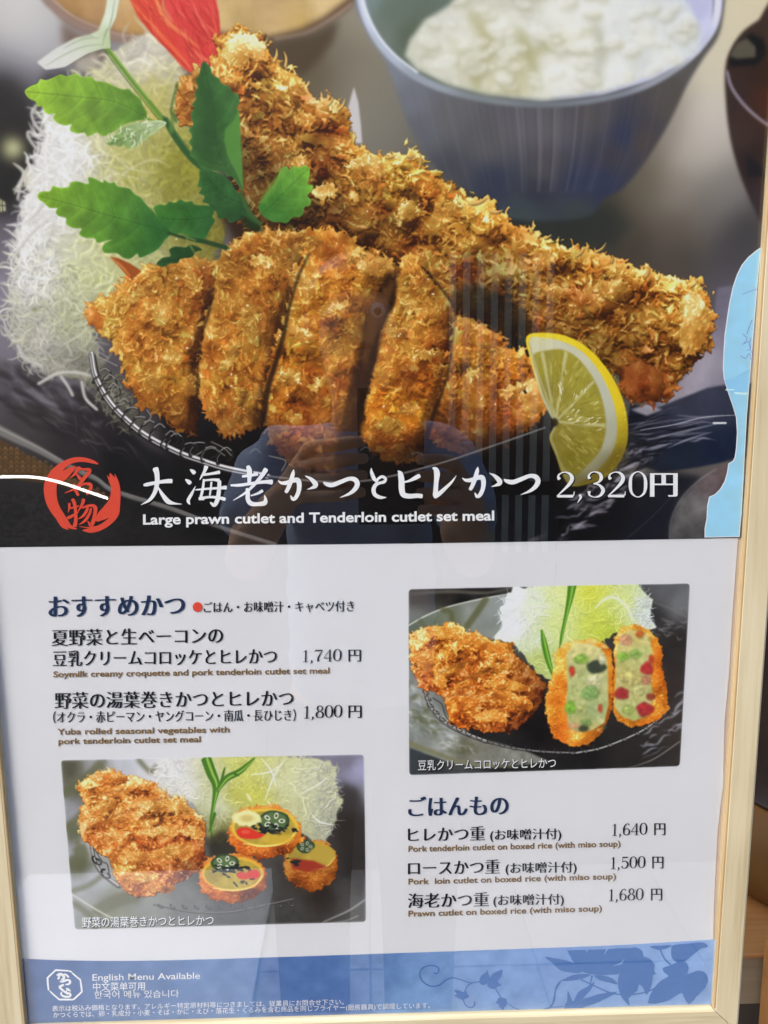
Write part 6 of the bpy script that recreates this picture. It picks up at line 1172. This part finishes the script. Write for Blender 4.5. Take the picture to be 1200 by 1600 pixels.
# ---- the photographer
person = empty('person', (-.01, -.86, .016), 'person in a blue short-sleeved T-shirt holding up a phone, mirrored in the pane', 'person')
skin_m, t, b = nodes('skin', .5, .3); b.inputs['Base Color'].default_value = (.52, .29, .17, 1); b.inputs['Subsurface Weight'].default_value = .08; b.inputs['Subsurface Radius'].default_value = (.01, .004, .002)
nzz = t.nodes.new('ShaderNodeTexNoise'); nzz.inputs['Scale'].default_value = 40; rpp = t.nodes.new('ShaderNodeValToRGB'); rpp.color_ramp.elements[0].color = (.58, .33, .2, 1); rpp.color_ramp.elements[1].color = (.68, .42, .27, 1); t.links.new(nzz.outputs[0], rpp.inputs[0]); t.links.new(rpp.outputs[0], b.inputs['Base Color'])
tee_m = noisy('blue_cotton', (.38, .46, .64), .12, 12, .9, .1, bump=.5, bscale=400)
def skin(name, J, E_, mat, root=0, sub=2, parent=person, extra=None):
    """J: name->(x,y,z,rx,ry)   E_: pairs"""
    ks = list(J); me = bpy.data.meshes.new(name); me.from_pydata([J[k][:3] for k in ks], [(ks.index(a_), ks.index(b_)) for a_, b_ in E_], [])
    o = bpy.data.objects.new(name, me); col.objects.link(o); m1 = o.modifiers.new('s', 'SKIN'); m1.branch_smoothing = .6; m1.use_smooth_shade = True
    for i, k in enumerate(ks):
        sv = me.skin_vertices[0].data[i]; r_ = J[k][3:]; sv.radius = (r_[0], r_[-1]); sv.use_root = (i == root)
    m2 = o.modifiers.new('d', 'SUBSURF'); m2.levels = sub; m2.render_levels = sub
    bpy.context.view_layer.update(); dg = bpy.context.evaluated_depsgraph_get(); nm2 = bpy.data.meshes.new_from_object(o.evaluated_get(dg)); bpy.data.objects.remove(o)
    nm2.materials.clear(); return nm2
X = -.01
B = {'pel': (X, -.87, .86, .13, .09), 'abd': (X, -.87, 1.0, .12, .085), 'che': (X, -.85, 1.17, .115, .085), 'uch': (X, -.84, 1.265, .09, .062), 'nek': (X, -.82, 1.345, .052, .05), 'nk2': (X, -.80, 1.385, .05, .05),
     'hed': (X, -.785, 1.455, .072, .085), 'crn': (X, -.80, 1.535, .062, .075)}
EB = [('pel', 'abd'), ('abd', 'che'), ('che', 'uch'), ('uch', 'nek'), ('nek', 'nk2'), ('nk2', 'hed'), ('hed', 'crn')]
hands = {-1: (-.062, -.46, 1.285), 1: (.098, -.46, 1.265)}
for s_, n_ in ((-1, 'L'), (1, 'R')):
    hx, hy, hz = hands[s_]
    B[n_+'sh'] = (X+s_*.132, -.83, 1.275, .044, .042); B[n_+'ua'] = (X+s_*.158, -.76, 1.20, .040, .038); B[n_+'el'] = (X+s_*.170, -.665, 1.115, .034, .033)
    B[n_+'fa'] = (X+s_*.135, -.58, 1.185, .034, .031); B[n_+'wr'] = (hx+s_*.035, hy-.035, hz-.035, .024, .021)
    EB += [('uch', n_+'sh'), (n_+'sh', n_+'ua'), (n_+'ua', n_+'el'), (n_+'el', n_+'fa'), (n_+'fa', n_+'wr')]
    B[n_+'pa'] = (hx+s_*.012, hy+.0, hz-.012, .022, .03); EB.append((n_+'wr', n_+'pa'))
    B[n_+'hi'] = (X+s_*.09, -.87, .80, .085, .09); B[n_+'kn'] = (X+s_*.10, -.85, .45, .055, .055); B[n_+'ca'] = (X+s_*.10, -.875, .32, .052, .052); B[n_+'an'] = (X+s_*.10, -.88, .09, .035, .038)
    EB += [('pel', n_+'hi'), (n_+'hi', n_+'kn'), (n_+'kn', n_+'ca'), (n_+'ca', n_+'an')]
    edge_x = -.010 if s_ < 0 else .066          # phone edge each hand grips
    for i in range(4):
        L_ = (1., 1.08, 1., .82)[i]; z0 = hz+.022-i*.0185
        B[f'{n_}f{i}a'] = (hx+s_*.002, hy+.022, z0, .0095, .0095); B[f'{n_}f{i}b'] = (edge_x+s_*.022, -.411+.004*L_, z0+.004, .0085, .0085)
        B[f'{n_}f{i}c'] = (edge_x+s_*.008*1, -.4015, z0+.007, .0075, .0075); B[f'{n_}f{i}d'] = (edge_x-s_*.013*L_, -.400, z0+.008, .0065, .006)
        EB += [(n_+'pa', f'{n_}f{i}a'), (f'{n_}f{i}a', f'{n_}f{i}b'), (f'{n_}f{i}b', f'{n_}f{i}c'), (f'{n_}f{i}c', f'{n_}f{i}d')]
    B[n_+'t0'] = (hx-s_*.004, hy+.006, hz-.032, .012, .012); B[n_+'t1'] = (edge_x+s_*.012, -.432, hz-.024, .0105, .0105); B[n_+'t2'] = (edge_x-s_*.012, -.4245, hz-.006, .009, .008)
    EB += [(n_+'pa', n_+'t0'), (n_+'t0', n_+'t1'), (n_+'t1', n_+'t2')]
body = skin('body', B, EB, skin_m)
# model the face on the head: nose, brow, sockets, mouth, chin, ears
hc = Vector((X, -.79, 1.475))
for v in body.vertices:
    if v.co.z > 1.40:
        p = v.co-hc; 
        if p.y > .03:
            f = math.exp(-(p.x/.012)**2); v.co.y += .020*f*math.exp(-((p.z+.01)/.016)**2)+.006*f*math.exp(-((p.z-.012)/.02)**2)
            for sx in (-1, 1): v.co.y -= .010*math.exp(-((p.x-sx*.03)/.014)**2-((p.z-.016)/.010)**2)
            v.co.y += .006*math.exp(-(p.x/.04)**2-((p.z-.034)/.009)**2)+.007*math.exp(-(p.x/.02)**2-((p.z+.058)/.012)**2)-.003*math.exp(-(p.x/.022)**2-((p.z+.036)/.004)**2)
bo = link('body', body, skin_m, person, True)
for s_ in (-1, 1):
    V, Fc = lathe([(0, .0115), (.006, .0105), (.010, .006), (.0118, 0), (.010, -.006), (0, -.0115)], 16)
    e = link('eye', mesh_of('eye', [Vector(p)+Vector((X+s_*.030, -.790+.078, 1.488)) for p in V], Fc), flat('eye_white', (210, 205, 200)), person, True)
    V, Fc = lathe([(0, .0022), (.0045, .0018), (.0055, 0)], 14); link('pupil', mesh_of('pupil', [Vector((p[0], p[2], p[1]))+Vector((X+s_*.030, -.790+.0885, 1.486)) for p in V], Fc), flat('pupil', (20, 14, 10)), e, True).location = (0, 0, 0)
    er = skin('ear', {'a': (X+s_*.074, -.795, 1.475, .010, .014), 'b': (X+s_*.080, -.802, 1.495, .008, .014), 'c': (X+s_*.073, -.797, 1.455, .007, .010)}, [('a', 'b'), ('a', 'c')], skin_m); link('ear', er, skin_m, person, True)
li = skin('lips', {'a': (X-.022, -.722, 1.437, .003), 'b': (X, -.712, 1.438, .0055), 'c': (X+.022, -.722, 1.437, .003)}, [('a', 'b'), ('b', 'c')], None); link('lips', li, flat('lips', (150, 84, 74)), person, True)
# hair: a cap grown from the crown plus many locks
hair_m = noisy('black_hair', (.012, .010, .009), .4, 80, .45, .4)
bm = bmesh.new(); bmesh.ops.create_uvsphere(bm, u_segments=48, v_segments=28, radius=1)
for v in bm.verts:
    p = v.co.copy(); ph = math.atan2(p.x, p.y); lock = .03*math.sin(ph*17+p.z*5)+.02*math.sin(ph*41)
    v.co = Vector((X+p.x*(.086+.004*lock*10), -.806+p.y*(.094+.004*lock*10), 1.505+p.z*(.082+.05*lock*.3)))
dl = [v for v in bm.verts if (v.co.y > -.745 and v.co.z < 1.535-.012*math.sin(v.co.x*160)) or v.co.z < 1.452 or (v.co.y > -.80 and v.co.z < 1.49)]
bmesh.ops.delete(bm, geom=dl, context='VERTS'); me = bpy.data.meshes.new('hair'); bm.to_mesh(me); bm.free()
ho_ = link('hair', me, hair_m, person, True); sm_ = ho_.modifiers.new('t', 'SOLIDIFY'); sm_.thickness = .006
# T-shirt
T_ = {'a': (X, -.868, .80, .145, .115), 'b': (X, -.870, .95, .138, .108), 'c': (X, -.862, 1.10, .145, .112), 'd': (X, -.846, 1.22, .148, .105), 'e': (X, -.838, 1.290, .115, .084)}
ET = [('a', 'b'), ('b', 'c'), ('c', 'd'), ('d', 'e')]
for s_, n_ in ((-1, 'L'), (1, 'R')):
    T_[n_+'1'] = (X+s_*.130, -.828, 1.280, .068, .064); T_[n_+'2'] = (X+s_*.160, -.775, 1.215, .064, .062); T_[n_+'3'] = (X+s_*.172, -.705, 1.150, .060, .058)
    ET += [('e', n_+'1'), (n_+'1', n_+'2'), (n_+'2', n_+'3')]
tee = skin('t_shirt', T_, ET, tee_m, sub=3)
for v in tee.vertices:      # folds hanging from shoulder and armpit
    p = v.co; w_ = .0035*math.sin(p.x*46+p.z*60+3*math.sin(p.z*19))+.0028*math.sin(p.z*95+p.x*30+p.y*70); nrm = v.normal; v.co = p+nrm*w_
link('t_shirt', tee, tee_m, person, True)
tr_m = noisy('dark_trousers', (.018, .019, .024), .2, 20, .9, .1, bump=.5, bscale=300)
P_ = {'p': (X, -.87, .87, .150, .105)}; EP = []
for s_, n_ in ((-1, 'L'), (1, 'R')):
    P_[n_+'1'] = (X+s_*.092, -.87, .78, .098, .100); P_[n_+'2'] = (X+s_*.10, -.85, .47, .078, .078); P_[n_+'3'] = (X+s_*.10, -.875, .28, .072, .074); P_[n_+'4'] = (X+s_*.10, -.88, .085, .066, .070)
    EP += [('p', n_+'1'), (n_+'1', n_+'2'), (n_+'2', n_+'3'), (n_+'3', n_+'4')]
    sh = skin('shoe', {'h': (X+s_*.10, -.905, .052, .042, .034), 'm': (X+s_*.105, -.83, .050, .045, .030), 't': (X+s_*.11, -.755, .040, .042, .022)}, [('h', 'm'), ('m', 't')], None); link('shoe', sh, noisy('dark_shoe', (.03, .03, .03), .2, 30, .6), person, True)
link('trousers', skin('trousers', P_, EP, tr_m), tr_m, person, True)
# phone, held just behind the camera's own position
phone = empty('phone', (.028, -.412, 1.298), 'black phone held up in both hands by the person', 'phone')
pm = noisy('phone_black_glass', (.012, .012, .014), .1, 50, .25, .4)
def put(o): o.location = -phone.location; return o
put(link('case', box_mesh('case', -.0085, .0645, -.4158, -.4078, 1.222, 1.372, .0025), pm, phone))
put(link('camera_plate', box_mesh('plate', -.0065, .026, -.4079, -.4069, 1.337, 1.3705, .0004), noisy('phone_plate', (.02, .02, .022), .1, 60, .4), phone))
for lx, lz in ((0, 1.3605), (.0, 1.346), (.016, 1.3535)):
    V, Fc = lathe([(0, .0004), (.0045, .0004), (.0048, .0010), (.006, .0010), (.0064, 0)], 20)
    put(link('lens', mesh_of('lens', [Vector((p[0]+lx, -.4068+p[2]*.6, p[1]+lz)) for p in V], Fc), pm, phone, True))
bpy.data.objects.remove(_fo)
